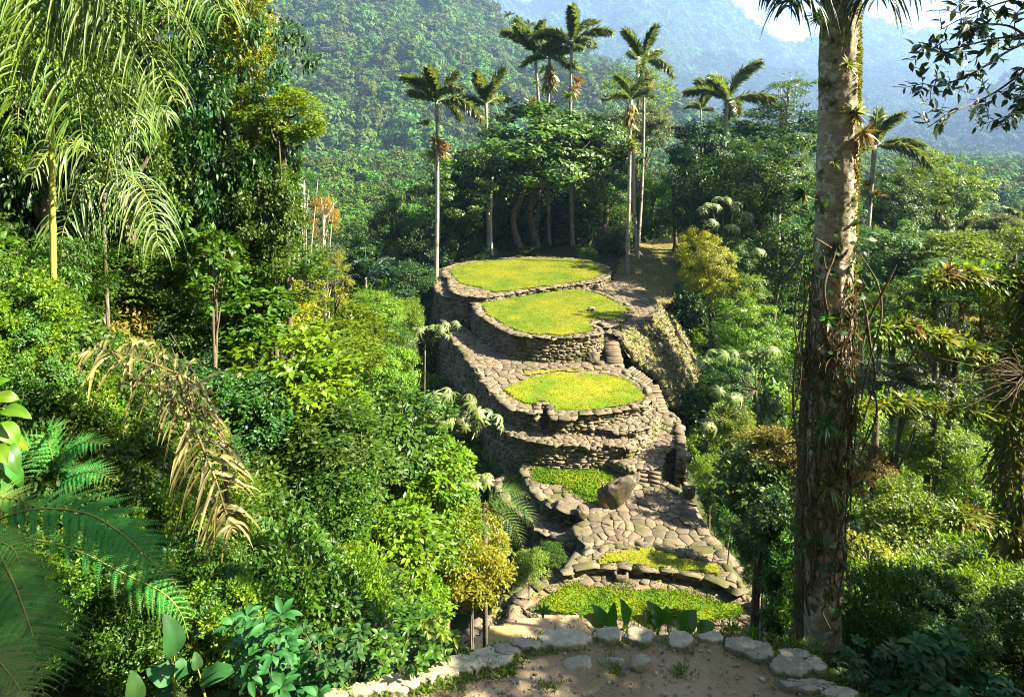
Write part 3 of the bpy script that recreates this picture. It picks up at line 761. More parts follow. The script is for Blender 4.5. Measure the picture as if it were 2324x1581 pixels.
t6 = [(1285, 1300), (1300, 1270), (1340, 1250), (1392, 1236), (1450, 1232), (1530, 1246), (1600, 1250), (1640, 1262), (1690, 1330), (1664, 1338), (1625, 1318), (1539, 1297), (1468, 1288), (1402, 1283), (1335, 1284)]
l6 = [(1335, 1276), (1392, 1246), (1450, 1241), (1527, 1256), (1610, 1270), (1640, 1300), (1630, 1308), (1547, 1295), (1468, 1284), (1402, 1279)]
terrace('stone_terrace', 'trapezoid grass terrace with a dark kerb of upright blocks along its front', 'terrace', t6, Z6, -18.9, [l6], .7, smooth=0, lawn_mat='lawn', tufts=520, blade=.05, edge=(.85, .45), sl=.5, sh=.24, batter=.05, stretch=1.6)
t7 = [(1160, 1403), (1168, 1372), (1200, 1340), (1238, 1316), (1285, 1292), (1400, 1285), (1540, 1298), (1660, 1330), (1690, 1340), (1715, 1374), (1748, 1412), (1816, 1456), (1840, 1525), (1400, 1525), (1140, 1525), (1130, 1462)]
l7 = [(1200, 1390), (1235, 1352), (1296, 1326), (1350, 1328), (1429, 1336), (1566, 1344), (1625, 1356), (1684, 1376), (1690, 1396), (1547, 1408), (1351, 1398), (1260, 1396)]
terrace('stone_terrace', 'lowest grass terrace just beyond the broad-leaved plants, overgrown with clover', 'terrace', t7, Z7, -18.9, [l7], .7, smooth=1, lawn_mat='herb', tufts=520, blade=.075, edge=(.6, .55), keep=.8)
tb = [(1010, 1530), (1022, 1470), (1062, 1440), (1088, 1408), (1135, 1369), (1182, 1338), (1215, 1318), (1200, 1342), (1172, 1372), (1160, 1404), (1130, 1460), (1140, 1530)]
terrace('stone_ledge', 'narrow sloping stone ledge along the left edge of the lowest lawn', 'ledge', tb, Z7 - .35, -19.2, [], .45, smooth=1, edge=(.45, .4))
ts = [(1040, 1490), (1090, 1425), (1160, 1402), (1260, 1396), (1350, 1402), (1370, 1440), (1350, 1515), (1050, 1525)]
pgs = ccw(smooth_poly(poly(ts, Z7 + .06), True, 1)); mbs = MB(); lawn(mbs, pgs, Z7 + .06, 77, tufts=4)
tag(mbs.build('path', M['sand']), 'pale sandy strip below the lowest lawn', 'path', kind='structure')

# bank of stones below the right-hand walkway
M['creeper'] = leaf_mat('bank_creeper', (.03, .065, .008), (.17, .17, .025), .3)
def bank():
    cols = [[(1400, 756, -13.62), (1440, 818, -15.0), (1496, 860, -15.7), (1522, 922, -16.8)],
            [(1438, 743, -13.62), (1470, 800, -15.2), (1516, 850, -16.6), (1550, 915, -18.4)],
            [(1470, 723, -13.62), (1510, 785, -15.9), (1540, 845, -17.6), (1572, 908, -19.4)],
            [(1494, 703, -13.62), (1532, 765, -16.2), (1566, 835, -18.4), (1594, 900, -20.2)],
            [(1488, 690, -13.62), (1540, 740, -16.6), (1580, 800, -18.8), (1612, 860, -20.6)]]
    nr, nc = 26, 34
    C = np.array([spline([PZ(*q) for q in c], nr) for c in cols])
    G = np.array([spline(C[:, k], nc) for k in range(nr)])        # rows x cols
    e = empty('stone_bank', G[-1, nc // 2], 'steep rough stone bank catching the sun below the right-hand walkway', 'stone bank')
    v = G.reshape(-1, 3) + np.array([-.12, 0, -.08])
    idx = np.arange(nr * nc).reshape(nr, nc)
    q = np.stack([idx[:-1, :-1], idx[1:, :-1], idx[1:, 1:], idx[:-1, 1:]], -1).reshape(-1, 4)
    mb = MB(); mb.add(v, None, q); mb.build('earth_fill', M['soil'], e)
    g = np.random.default_rng(5); n = 2600
    a, b = g.random(n) * (nr - 1.01), g.random(n) * (nc - 1.01); i, j = a.astype(int), b.astype(int)
    p = G[i, j] + (G[i + 1, j] - G[i, j]) * (a - i)[:, None] + (G[i, j + 1] - G[i, j]) * (b - j)[:, None]
    ux = norm(G[i, j + 1] - G[i, j]); dn = norm(G[i + 1, j] - G[i, j]); nz = norm(np.cross(dn, ux)); nz *= np.sign(nz[:, 2:] + 1e-6); uz = np.cross(nz, ux)
    ux = norm(ux + .3 * g.normal(size=(n, 3)))
    h = np.c_[g.uniform(.10, .26, n), g.uniform(.12, .26, n), g.uniform(.05, .12, n)]
    mb = MB(); blocks(mb, p, ux, nz, uz, h, g, .15); mb.build('facing_stones', M['bank'], e)
    mb = MB(); k = 11000; s = g.integers(0, n, k)
    pp = p[s] + g.normal(size=(k, 3)) * .14; dd = norm(nz[s] + .8 * g.normal(size=(k, 3)))
    scatter(mb, leaf_tpl('simple', .5), pp, dd, g.normal(size=(k, 3)), g.uniform(.07, .22, k), g.random(k))
    mb.build('creepers', M['creeper'], e)
bank()

def stairs(label, a, b, n, width, rise_extra=.3, group='stone stairs between the terraces', widen=0, seed=0):
    a, b = np.array(a), np.array(b); g = np.random.default_rng(seed + 40)
    e = empty('stone_staircase', b, label, 'stairs', group)
    d = (b - a)[:2]; run = np.linalg.norm(d) / n; d = norm(d); side = np.array([-d[1], d[0]])
    for i in range(n):
        c = a + (b - a) * (i + .5) / n
        mb = MB(); m = 3; wd = width + widen * i / n
        off = np.linspace(-1, 1, m + 1); C = []; H = []
        cuts = (np.sort(np.r_[-.5, g.uniform(-.2, .2), .5]) if wd > 1.2 else np.array([-.5, .5])) * wd
        for k in range(len(cuts) - 1):
            mid = (cuts[k] + cuts[k + 1]) / 2
            C.append((c[0] + side[0] * mid, c[1] + side[1] * mid, c[2] - .06 + g.normal() * .012)); H.append(((cuts[k + 1] - cuts[k]) * .49, run * .50, .07))
        blocks(mb, np.array(C), np.tile((side[0], side[1], 0), (len(C), 1)), np.tile((d[0], d[1], 0), (len(C), 1)), np.tile((0, 0, 1.), (len(C), 1)), np.array(H), g, .05)
        mb.build('step', M['flag'], e)
    mb = MB()
    s3 = np.r_[side, 0] * (width / 2 + .02)
    mb.add(np.array([a - s3 - (0, 0, .25), a + s3 - (0, 0, .25), b + s3 - (0, 0, .2), b - s3 - (0, 0, .2), a - s3 - (0, 0, 1.5), a + s3 - (0, 0, 1.5), b + s3 - (0, 0, 1), b - s3 - (0, 0, 1)]),
           None, [(0, 3, 2, 1), (0, 4, 7, 3), (1, 2, 6, 5), (2, 3, 7, 6)])
    mb.build('earth_fill', M['earth'], e)
stairs('upper stone stair right of the second lawn\'s front wall', PZ(1381, 749, ZW), PZ(1398, 828, Z3), 16, 1.05, seed=1)
stairs('upper flight of the narrow stair curving down the right side of the middle terrace', PZ(1426, 834, Z3 - .02), PZ(1474, 868, -15.55), 9, 1.0, seed=2)
stairs('lower flight of the narrow stair curving down the right side of the middle terrace', PZ(1477, 871, -15.6), PZ(1501, 936, ZP + .06), 10, 1.0, seed=6)
stairs('tiny recessed stair in the front wall of the middle terrace', PZ(1236, 919, Z3 - .1), PZ(1236, 978, ZL1), 8, .72, seed=3)
stairs('dark stair dropping off the outer edge of the paved path', PZ(1526, 1014, ZP), PZ(1524, 1080, Z5 - .9), 8, .72, seed=4)
stairs('short broad flight beside the top of the standing boulder', PZ(1466, 1062, ZP), PZ(1462, 1100, Z5), 4, 1.5, seed=5)
# low side wall right of the outer stair, and the irregular tumbled edge of the flagstone platform
def low_wall(name, label, cat, pts, zt, zb, seed, sl=.4, sh=.16, thick=.45):
    p = smooth_poly(np.array([PZ(x, y, zt)[:2] for x, y in pts]), False, 2)
    d = norm(np.gradient(p, axis=0)); n = np.stack([d[:, 1], -d[:, 0]], 1)
    e = empty(name, (*p[len(p) // 2], zb), label, cat)
    mb = MB()
    stone_wall(mb, p + n * thick / 2, zt, zb, seed, sl, sh, .05, outward=1); stone_wall(mb, p - n * thick / 2, zt, zb, seed + 1, sl, sh, .05, outward=-1)
    mb.build('wall_face', M['stone'], e)
    mb = MB(); kerb(mb, p, zt + .04, seed + 2, sl * 1.2, thick * 1.15, .14); mb.build('coping', M['kerb'], e)
    return e
low_wall('low_wall', 'tumbled dark stone wall along the right edge of the flagstone platform', 'wall', [(1500, 1094), (1540, 1112), (1566, 1140), (1584, 1184), (1612, 1226), (1650, 1262), (1690, 1310), (1726, 1366)], Z5 - .25, -19.3, 300)
low_wall('low_wall', 'short sunlit wall beside the outer stair', 'wall', [(1541, 964), (1545, 1000), (1547, 1036)], ZP + .1, -19, 310)
low_wall('low_wall', 'curved inner wall between the paved path and the sunken terrace', 'wall', [(1370, 1030), (1408, 1052), (1438, 1062)], ZP + .02, Z4 - .2, 320, thick=.3)

# ------------------------------------------------------------------ rocks
def rock_mesh(mb, cen, ax, seed, amp=.12, cuts=6, nu=36, nv=22, sq=.75, tint=.5, fine=.02):
    """Rough faceted rock: squared ellipsoid, random planar cuts, fine relief. ax = 3 half-axis vectors."""
    g = np.random.default_rng(seed)
    th = np.linspace(0, 2 * math.pi, nu, endpoint=False); ph = np.linspace(-math.pi / 2, math.pi / 2, nv)
    T, Ph = np.meshgrid(th, ph)
    f = lambda c: np.sign(c) * np.abs(c) ** sq
    u = np.stack([f(np.cos(Ph)) * f(np.cos(T)), f(np.cos(Ph)) * f(np.sin(T)), f(np.sin(Ph))], -1).reshape(-1, 3)
    for _ in range(cuts):
        n = norm(g.normal(size=3)); k = g.uniform(.62, .95)
        s = u @ n - k; u = u - np.maximum(s, 0)[:, None] * n * .9
    r = 1 + amp * (vnoise(u[:, 0] * 3 + u[:, 2] * 2, u[:, 1] * 3 - u[:, 2], 1, seed)) * 2 + fine * g.normal(size=len(u))
    r[:nu] = r[:nu].mean(); r[-nu:] = r[-nu:].mean()
    u = u * r[:, None]
    v = cen + u @ np.asarray(ax, float)
    i = np.arange(nv - 1)[:, None]; j = np.arange(nu)[None]; j2 = (j + 1) % nu
    q = np.stack([i * nu + j, i * nu + j2, (i + 1) * nu + j2, (i + 1) * nu + j], -1).reshape(-1, 4)
    mb.add(v, None, q, tint)
def rock(name, label, cat, cen, ax, seed, mat='boulder', group=None, **k):
    mb = MB(); rock_mesh(mb, np.zeros(3), ax, seed, **k)
    o = mb.build(name, M[mat], None, loc=tuple(np.asarray(cen, float)))
    return tag(o, label, cat, group)
bc = PZ(1400, 1150, Z5); bc[2] += .62
rock('standing_boulder', 'big leaning carved boulder, dark front and sunlit right edge', 'boulder', bc, [(.90, .05, .30), (-.12, .28, .06), (.26, -.1, .85)], 12, cuts=11, sq=.5, nu=72, nv=44, amp=.16, fine=.012)
def small(label, px, py, z, w_, h_, seed, mat='boulder', name='rock', d_=None, sq=.7):
    c = PZ(px, py, z); c[2] += h_ * .35
    return rock(name, label, 'rock', c, [(w_, 0, 0), (0, d_ or w_ * .8, 0), (0, 0, h_)], seed, mat, sq=sq)
small('small pale rock lying on the second lawn', 1342, 703, Z2 + .05, .28, .16, 21, 'slab')
small('round boulder at the foot of the second terrace\'s front wall', 1345, 818, Z3, .42, .42, 22)
small('flat dark boulder closing the rim of the sunken terrace', 1298, 1152, Z4 + .1, .75, .14, 23, 'flag')
small('upright pointed stone at the corner of the sunken terrace', 1322, 1168, Z4 + .1, .28, .34, 24)
small('black round stone at the right edge of the flagstone platform', 1566, 1122, Z5 + .1, .32, .32, 25)
small('low dark stone by the foot of the upper stair', 1362, 826, Z3, .35, .15, 26)
# hollowed grinding stone at the right corner of the lowest lawn
def ring_stone(name, label, cen, ro, ri, h, seed, sqr=1.0):
    g = np.random.default_rng(seed); n = 28; a = np.linspace(0, 2 * math.pi, n, endpoint=False)
    f = lambda c: np.sign(c) * np.abs(c) ** sqr
    cs, sn = f(np.cos(a)), f(np.sin(a)); prof = [(ro * .92, 0), (ro, h * .5), (ro * .95, h), (ri * 1.05, h), (ri * .95, h * .5), (ri * .7, h * .3)]
    v = []
    for r, z in prof: v.append(np.stack([cs * r * (1 + .05 * g.normal(size=n)), sn * r * .8 * (1 + .05 * g.normal(size=n)), z + .012 * g.normal(size=n)], -1))
    v = np.concatenate(v + [np.array([[0, 0, h * .25]])]); q = []; t = []
    for k in range(len(prof) - 1):
        for j in range(n): q.append((k * n + j, k * n + (j + 1) % n, (k + 1) * n + (j + 1) % n, (k + 1) * n + j))
    b = (len(prof) - 1) * n
    for j in range(n): t.append((b + j, b + (j + 1) % n, len(prof) * n))
    mb = MB(); mb.add(v, t, q, .4)
    return tag(mb.build(name, M['boulder'], loc=tuple(cen)), label, 'hollow stone')
ring_stone('hollow_stone', 'round hollowed grinding stone at the right corner of the lowest lawn', PZ(1735, 1384, Z7 + .02), .48, .26, .28, 3)
ring_stone('hollow_stone', 'small square hollow stone box before the dark kerb blocks', PZ(1409, 1312, Z7 + .02), .28, .17, .26, 4, .45)
def post():
    a = PZ(1367, 1128, Z4 + .02); e = empty('wooden_railing', a, 'tiny wooden post and rail beside the standing boulder', 'railing')
    mb = MB(); tube(mb, [a - (0, 0, .1), a + (0, 0, .75)], .045, 7); mb.build('post', M['wood'], e)
    mb = MB(); tube(mb, spline([a + (-.25, .3, .95), a + (0, 0, .72), a + (.5, -.25, .45)], 8), .025, 6); mb.build('rail', M['wood'], e)
post()
# worn grassy path leading off under the palms behind the uppermost terrace
def back_path():
    o = [(1380, 640), (1400, 600), (1440, 575), (1470, 560), (1530, 556), (1560, 570), (1560, 610), (1545, 650), (1500, 690), (1455, 660)]
    pg = ccw(smooth_poly(poly(o, -13.8), True, 2))
    zf = lambda x, y: np.interp(y, [50, 57, 62, 72, 85], [-15.0, -14.3, -13.85, -12.85, -12.8]) + .25 * vnoise(x, y, 2.2, 9)
    mb = MB(); lawn(mb, pg, -13.8, 61, step=.3, tufts=30, blade=.12, zfun=zf)
    tag(mb.build('path', M['path_grass']), 'sun-dappled worn path under the palms behind the terraces', 'path', kind='structure')
back_path()

# ------------------------------------------------------------------ trees and shrubs
_cm = {}
KINDS = dict(
    fine=dict(clumps=150, per=120, leaf=.055, w=.55, clump_r=.2, flat=.6, puffy=.4, low=-.9, lump=.5),
    mid=dict(clumps=120, per=95, leaf=.075, w=.55, clump_r=.24, flat=.55, low=-.9, lump=.5),
    coarse=dict(clumps=80, per=62, leaf=.115, kind='broad', w=.52, clump_r=.28, flat=.6, droop=.4, low=-.9),
    big=dict(clumps=34, per=30, leaf=.22, kind='broad', w=.50, clump_r=.36, flat=.5, droop=.5),
    tier=dict(clumps=95, per=120, leaf=.07, w=.58, clump_r=.25, flat=.5, lump=.45, fill=.22, low=-.75, puffy=.5),
    open=dict(clumps=46, per=80, leaf=.06, w=.5, clump_r=.22, flat=.45, fill=.1, lump=.5),
    spray=dict(clumps=85, per=60, leaf=.13, kind='long', w=.22, clump_r=.26, flat=.6, droop=.7),
    tall=dict(clumps=130, per=85, leaf=.06, w=.5, clump_r=.24, flat=.5, low=-.95, lump=.4),
    wall=dict(clumps=170, per=100, leaf=.05, kind='broad', w=.55, clump_r=.2, flat=.6, low=-.95, lump=.35, droop=.6),
)
def crown(kind, mat, var):
    k = (kind, mat, var)
    if k not in _cm: _cm[k] = crown_mesh('crown', M[mat], hash_(kind + mat) + var, **KINDS[kind])
    return _cm[k]
def hash_(s):
    h = 7
    for ch in s: h = (h * 31 + ord(ch)) % 100003
    return h
_tn = [0]
def tree(name, label, cat, px, py, Y, rx, rz, mat, kind='mid', trunk=.12, group=None, bark='bark', limbs=7, base=None, ry=None, lean=0):
    _tn[0] += 1; g = np.random.default_rng(2000 + _tn[0])
    C = P(px, py, Y); a, c = rx * Y / F, rz * Y / F; b = ry * Y / F if ry else a * .9
    bx, by = (C[0] + lean, C[1]) if base is None else base
    z0 = float(gz(bx, by)); z0 = min(z0, C[2] - .35 * c)
    e = empty(name, (bx, by, z0), label, cat, group)
    o = bpy.data.objects.new('crown', crown(kind, mat, _tn[0] % 3)); COL.objects.link(o); o.parent = e
    o.location = tuple(C - np.array([bx, by, z0])); o.scale = (a, b, c); o.rotation_euler = (g.normal() * .08, g.normal() * .08, g.uniform(0, 6.28))
    h = C[2] - z0
    mb = MB()
    pth = spline([(0, 0, -.5), (g.normal() * .1 * a, g.normal() * .1 * a, h * .4), tuple(C - np.array([bx, by, z0]) - np.array([0, 0, .25 * c])), tuple(C - np.array([bx, by, z0]) + np.array([0, 0, .35 * c]))], 14)
    tube(mb, pth, np.linspace(trunk * 1.15, trunk * .35, 14) * np.r_[1.5, 1.15, np.ones(12)], 8, .5, .06, g)
    for _ in range(limbs):
        d = norm(g.normal(size=3)); d[2] = abs(d[2]) * .7 + .1; t = g.uniform(.45, .85); s = pth[int(t * 13)]
        en = (C - np.array([bx, by, z0])) + norm(d) * np.array([a, b, c]) * .78
        m = s * .5 + en * .5 + np.array([0, 0, -.08 * c]) + g.normal(size=3) * .06 * a
        tube(mb, spline([s, m, en], 8), np.linspace(trunk * .5, trunk * .1, 8), 6, .5, .05, g)
    q = bpy.data.objects.new('trunk', mb.mesh('trunk', M[bark], True)); COL.objects.link(q); q.parent = e
    return e

T = tree
M['leaf_copse'] = leaf_mat('leaf_copse_green', (.018, .06, .004), (.08, .155, .008), .22, vary=.12)
# --- behind the terraces: the dark copse and its neighbours (60-90 m away)
G1 = 'trees of the copse behind the uppermost lawn'
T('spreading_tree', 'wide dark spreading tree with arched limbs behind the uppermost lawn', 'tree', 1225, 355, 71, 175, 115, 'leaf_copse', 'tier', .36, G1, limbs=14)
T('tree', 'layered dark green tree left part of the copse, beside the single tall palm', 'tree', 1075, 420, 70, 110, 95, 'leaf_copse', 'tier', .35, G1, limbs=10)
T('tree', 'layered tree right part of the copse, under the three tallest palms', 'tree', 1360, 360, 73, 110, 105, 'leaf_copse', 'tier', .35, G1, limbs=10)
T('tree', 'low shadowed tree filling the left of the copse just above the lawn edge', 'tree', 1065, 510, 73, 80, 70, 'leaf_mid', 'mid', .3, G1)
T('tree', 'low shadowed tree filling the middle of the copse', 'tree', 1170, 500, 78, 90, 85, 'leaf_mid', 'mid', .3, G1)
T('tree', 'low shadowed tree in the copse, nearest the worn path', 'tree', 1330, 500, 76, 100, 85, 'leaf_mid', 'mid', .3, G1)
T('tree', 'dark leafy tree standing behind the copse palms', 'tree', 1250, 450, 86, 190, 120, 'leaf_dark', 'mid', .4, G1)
T('bush', 'small bright bush touching the back rim of the uppermost lawn', 'bush', 1332, 574, 67, 30, 24, 'leaf_bright', 'mid', .05)
T('bush', 'low dark bush at the back left rim of the uppermost lawn', 'bush', 1060, 580, 69, 60, 28, 'leaf_dark', 'mid', .05)
T('bush', 'low leafy bush behind the middle of the uppermost lawn', 'bush', 1180, 572, 71, 70, 28, 'leaf_dark', 'mid', .05)
T('bush', 'leafy bush behind the right end of the uppermost lawn', 'bush', 1400, 565, 70, 45, 38, 'leaf_mid', 'mid', .05)
T('tall_tree', 'tall airy pale green tree wrapped around the bushy-topped palm', 'tree', 1450, 205, 82, 95, 75, 'leaf_bright', 'open', .3, limbs=12)
T('tall_tree', 'pale green lower crown hanging below the airy tall tree', 'tree', 1465, 290, 84, 80, 60, 'leaf_grey', 'mid', .2)
T('tree', 'sunlit feathery tree right of the worn path palms', 'tree', 1480, 470, 82, 60, 95, 'leaf_bright', 'mid', .2)
T('tree', 'broad shaded tree with nearly black foliage right of the worn path', 'tree', 1600, 345, 68, 105, 85, 'leaf_dark', 'tier', .4, limbs=10)
T('tree', 'shaded lower tree overhanging the right of the worn path', 'tree', 1575, 450, 66, 75, 95, 'leaf_dark', 'mid', .3)
T('umbrella_tree', 'umbrella shaped tree with a forked pale trunk against the misty valley', 'tree', 1790, 215, 78, 75, 52, 'leaf_mid', 'open', .3, bark='bark_pale', limbs=12)
T('tree', 'flat dark crown below the umbrella shaped tree', 'tree', 1770, 290, 76, 110, 55, 'leaf_dark', 'mid', .25)
T('tree', 'large rounded tree with glinting leaves left of the big foreground trunk', 'tree', 1735, 400, 58, 130, 110, 'leaf_mid', 'fine', .35)
T('tree', 'dark leafy lower tree with glinting leaves left of the foreground trunk', 'tree', 1775, 560, 56, 120, 115, 'leaf_mid', 'fine', .3)
T('tree', 'shadowy tree in the hollow right of the worn path', 'tree', 1660, 480, 62, 80, 85, 'leaf_dark', 'mid', .25)
T('bush', 'mid green bush under the pale umbrella-leaved crown', 'bush', 1660, 585, 50, 60, 60, 'leaf_mid', 'fine', .05)
T('shrub', 'spiky green shrub in the hollow between the ramp and the lowest lawn', 'shrub', 1200, 1288, 22.5, 48, 40, 'leaf_bright', 'spray', .03)
T('shrub', 'dark low shrub at the bottom of the hollow under the ramp wall', 'shrub', 1250, 1262, 24.5, 42, 26, 'leaf_mid', 'mid', .03)
T('bush', 'dark bush just outside the tumbled wall, beside the black round stone', 'bush', 1625, 1135, 27, 42, 42, 'leaf_mid', 'mid', .04)
T('bush', 'dark bush outside the right corner of the trapezoid lawn', 'bush', 1715, 1290, 21, 42, 50, 'leaf_mid', 'mid', .04)
T('bush', 'leafy bush below the right corner of the lowest lawn', 'bush', 1775, 1395, 14, 52, 52, 'leaf_mid', 'coarse', .04)
T('bush', 'low bush on the drop right of the flagstone platform', 'bush', 1660, 1190, 24, 45, 50, 'leaf_mid', 'mid', .04)
T('bush', 'bright yellow-green pointed bush right of the second lawn', 'bush', 1608, 600, 44, 66, 80, 'leaf_yellow', 'fine', .12)
T('bush', 'yellow-green bush sloping down right of the walkway', 'bush', 1672, 690, 44, 85, 72, 'leaf_bright', 'fine', .12)
T('bush', 'pale green bush below the yellow-green bush on the right slope', 'bush', 1700, 770, 40, 95, 75, 'leaf_bright', 'fine', .1)
T('bush', 'mid green bush right of the stone bank', 'bush', 1660, 860, 38, 70, 65, 'leaf_mid', 'fine', .1)
T('bush', 'sunlit low bush just right of the outer stair', 'bush', 1655, 960, 31, 70, 55, 'leaf_bright', 'mid', .08)
T('bush', 'bright low bush beside the tumbled dark wall', 'bush', 1610, 1085, 28, 52, 55, 'leaf_bright', 'mid', .08)
# --- right-hand slope
T('tree', 'rounded sunlit tree standing alone at the right against the blue mountain', 'tree', 2135, 445, 62, 110, 95, 'leaf_bright', 'fine', .3)
T('tree', 'darker tree left of the rounded sunlit tree', 'tree', 2030, 470, 60, 85, 85, 'leaf_mid', 'fine', .3)
T('tree', 'pale drooping tree behind the right-hand palms', 'tree', 2090, 365, 66, 60, 50, 'leaf_bright', 'open', .2)
T('tree', 'leafy tree just right of the foreground trunk at mid height', 'tree', 2010, 590, 42, 120, 85, 'leaf_mid', 'fine', .25)
T('tree', 'wide sunlit tree below the rounded tree at the right', 'tree', 2130, 600, 40, 130, 75, 'leaf_bright', 'mid', .25)
T('tree', 'sunlit tree at the right picture edge below the mountain', 'tree', 2280, 580, 46, 80, 70, 'leaf_bright', 'mid', .25)
T('tree', 'misty pale tree at the right edge of the valley', 'tree', 2270, 520, 70, 70, 40, 'leaf_grey', 'mid', .25)
T('shrub', 'soft green shrub right of the vine covered trunk', 'shrub', 2030, 720, 19, 115, 85, 'leaf_bright', 'fine', .1)
T('vine_mound', 'thick drape of dark vines hanging over a limb at the right', 'vines', 2190, 640, 18, 120, 42, 'leaf_mid', 'wall', .1)
T('vine_mound', 'sunlit yellowish drape of vines at the right picture edge', 'vines', 2290, 690, 16.5, 80, 60, 'leaf_yellow', 'mid', .1)
T('shrub', 'olive green tangled shrub under the drape of dark vines', 'shrub', 2150, 770, 17.5, 120, 80, 'leaf_olive', 'fine', .1)
T('shrub', 'golden brown leafed shrub at the right picture edge', 'shrub', 2280, 800, 17, 90, 75, 'leaf_olive', 'mid', .1)
T('shrub', 'orange tinged shrub left of the vine covered trunk', 'shrub', 1765, 1020, 17, 75, 62, 'leaf_olive', 'mid', .08)
T('shrub', 'orange tinged shrub right of the vine covered trunk', 'shrub', 1985, 1060, 17, 60, 70, 'leaf_olive', 'mid', .08)
T('shrub', 'dark shrub in deep shade left of the vine covered trunk', 'shrub', 1720, 1100, 17, 105, 90, 'leaf_mid', 'coarse', .1)
T('shrub', 'dark shrub over the drop right of the flagstone platform', 'shrub', 1725, 1225, 19, 70, 60, 'leaf_dark', 'mid', .1)
T('shrub', 'glossy leafed creeper mass left of the trunk foot', 'shrub', 1800, 1310, 13, 72, 110, 'leaf_mid', 'coarse', .1)
T('shrub', 'dense mid green shrub above the trunk foot', 'shrub', 1775, 1190, 14, 75, 90, 'leaf_dark', 'coarse', .1)
T('shrub', 'bright green shrub right of the vine covered trunk at low height', 'shrub', 2060, 1200, 14, 130, 95, 'leaf_bright', 'mid', .1)
T('shrub', 'sunlit shrub under the mossy bough', 'shrub', 2130, 1010, 18, 130, 85, 'leaf_bright', 'fine', .1)
T('shrub', 'lime green shrub between the trunk and the mossy tree, lower slope', 'shrub', 2000, 1330, 11, 120, 90, 'leaf_yellow', 'mid', .08)
T('shrub', 'pale speckled shrub left of the mossy tree foot', 'shrub', 2170, 1340, 11, 130, 100, 'leaf_grey', 'mid', .08)
T('shrub', 'mid green shrub behind the mossy tree', 'shrub', 2230, 1160, 15, 120, 100, 'leaf_bright', 'fine', .08)
T('shrub', 'grey green shrub between the palms of the right slope', 'shrub', 2050, 880, 17, 120, 75, 'leaf_grey', 'fine', .08)
# --- left valley
G2 = 'trees in the shaded left valley'
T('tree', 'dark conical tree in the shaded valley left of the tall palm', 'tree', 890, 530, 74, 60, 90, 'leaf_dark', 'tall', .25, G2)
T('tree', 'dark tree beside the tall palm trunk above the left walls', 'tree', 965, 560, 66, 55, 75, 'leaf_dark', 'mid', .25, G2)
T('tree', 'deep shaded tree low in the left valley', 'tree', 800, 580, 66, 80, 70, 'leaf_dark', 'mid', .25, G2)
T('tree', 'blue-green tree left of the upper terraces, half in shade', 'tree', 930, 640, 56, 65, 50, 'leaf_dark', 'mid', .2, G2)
T('golden_tree', 'slender tree with golden yellow leaf clusters and pale trunk', 'tree', 735, 490, 48, 45, 75, 'leaf_gold', 'open', .16, bark='bark_pale', limbs=9)
T('tree', 'thin green tree with bare pale stems left of the golden tree', 'tree', 690, 425, 45.5, 52, 50, 'leaf_mid', 'open', .16, bark='bark_pale', limbs=9)
T('tree', 'grey green small tree under the golden tree', 'tree', 740, 600, 46, 50, 55, 'leaf_grey', 'mid', .14, bark='bark_pale')
T('bush', 'sunlit bush left of the uppermost walls', 'bush', 850, 705, 34, 95, 50, 'leaf_bright', 'fine', .1)
T('bush', 'pale yellow-green bush just left of the dark terrace walls', 'bush', 930, 720, 38, 40, 48, 'leaf_bright', 'mid', .1)
# --- left-hand wall of vegetation, near
G3 = 'big trees of the left forest edge'
T('vine_covered_tree', 'huge dark tree smothered in heart-shaped vine leaves, left forest edge', 'tree', 515, 350, 15.5, 175, 330, 'leaf_dark', 'wall', .25, G3)
T('tree', 'sunlit yellow-green crown top at the upper left forest edge', 'tree', 545, 70, 15.8, 85, 130, 'leaf_yellow', 'mid', .15, G3)
T('tree', 'sunlit leafy bough reaching right from the big dark vine tree', 'tree', 640, 265, 15, 92, 75, 'leaf_bright', 'mid', .1, G3)
T('tree', 'green leafy flank below the bough of the big dark vine tree', 'tree', 600, 470, 15, 95, 150, 'leaf_mid', 'mid', .1, G3)
T('tree', 'tall tree behind the drooping palm in the upper left corner', 'tree', 200, 80, 17, 270, 200, 'leaf_mid', 'mid', .3, G3)
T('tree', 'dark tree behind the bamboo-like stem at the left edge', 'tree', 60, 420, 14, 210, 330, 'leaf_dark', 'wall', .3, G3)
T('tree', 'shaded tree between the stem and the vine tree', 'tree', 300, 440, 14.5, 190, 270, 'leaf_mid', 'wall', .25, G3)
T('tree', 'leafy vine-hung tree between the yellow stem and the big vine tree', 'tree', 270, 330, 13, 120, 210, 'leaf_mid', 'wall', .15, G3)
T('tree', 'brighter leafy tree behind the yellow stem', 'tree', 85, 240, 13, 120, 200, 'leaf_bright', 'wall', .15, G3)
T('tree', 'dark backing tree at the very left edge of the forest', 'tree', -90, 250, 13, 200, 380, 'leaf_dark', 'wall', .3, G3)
G4 = 'sunlit shrubs of the left slope'
T('shrub', 'leafy shaded shrub at the foot of the big dark vine tree', 'shrub', 610, 610, 15.2, 120, 80, 'leaf_mid', 'mid', .08, G4)
T('shrub', 'dark shrub closing the gap left of the vine tree foot', 'shrub', 420, 600, 14.2, 150, 90, 'leaf_mid', 'mid', .08, G4)
T('shrub', 'brightest yellow-green shrub crest below the big vine tree', 'shrub', 640, 700, 16, 110, 70, 'leaf_yellow', 'mid', .08, G4)
T('shrub', 'bright green shrub under the vine tree, middle of the left slope', 'shrub', 520, 720, 14, 140, 90, 'leaf_mid', 'coarse', .08, G4)
T('shrub', 'bright shrub at the right shoulder of the left slope', 'shrub', 770, 775, 17, 120, 85, 'leaf_bright', 'mid', .08, G4)
T('shrub', 'olive shrub ending at the dark valley left of the middle terrace', 'shrub', 860, 850, 21, 95, 85, 'leaf_bright', 'fine', .08, G4)
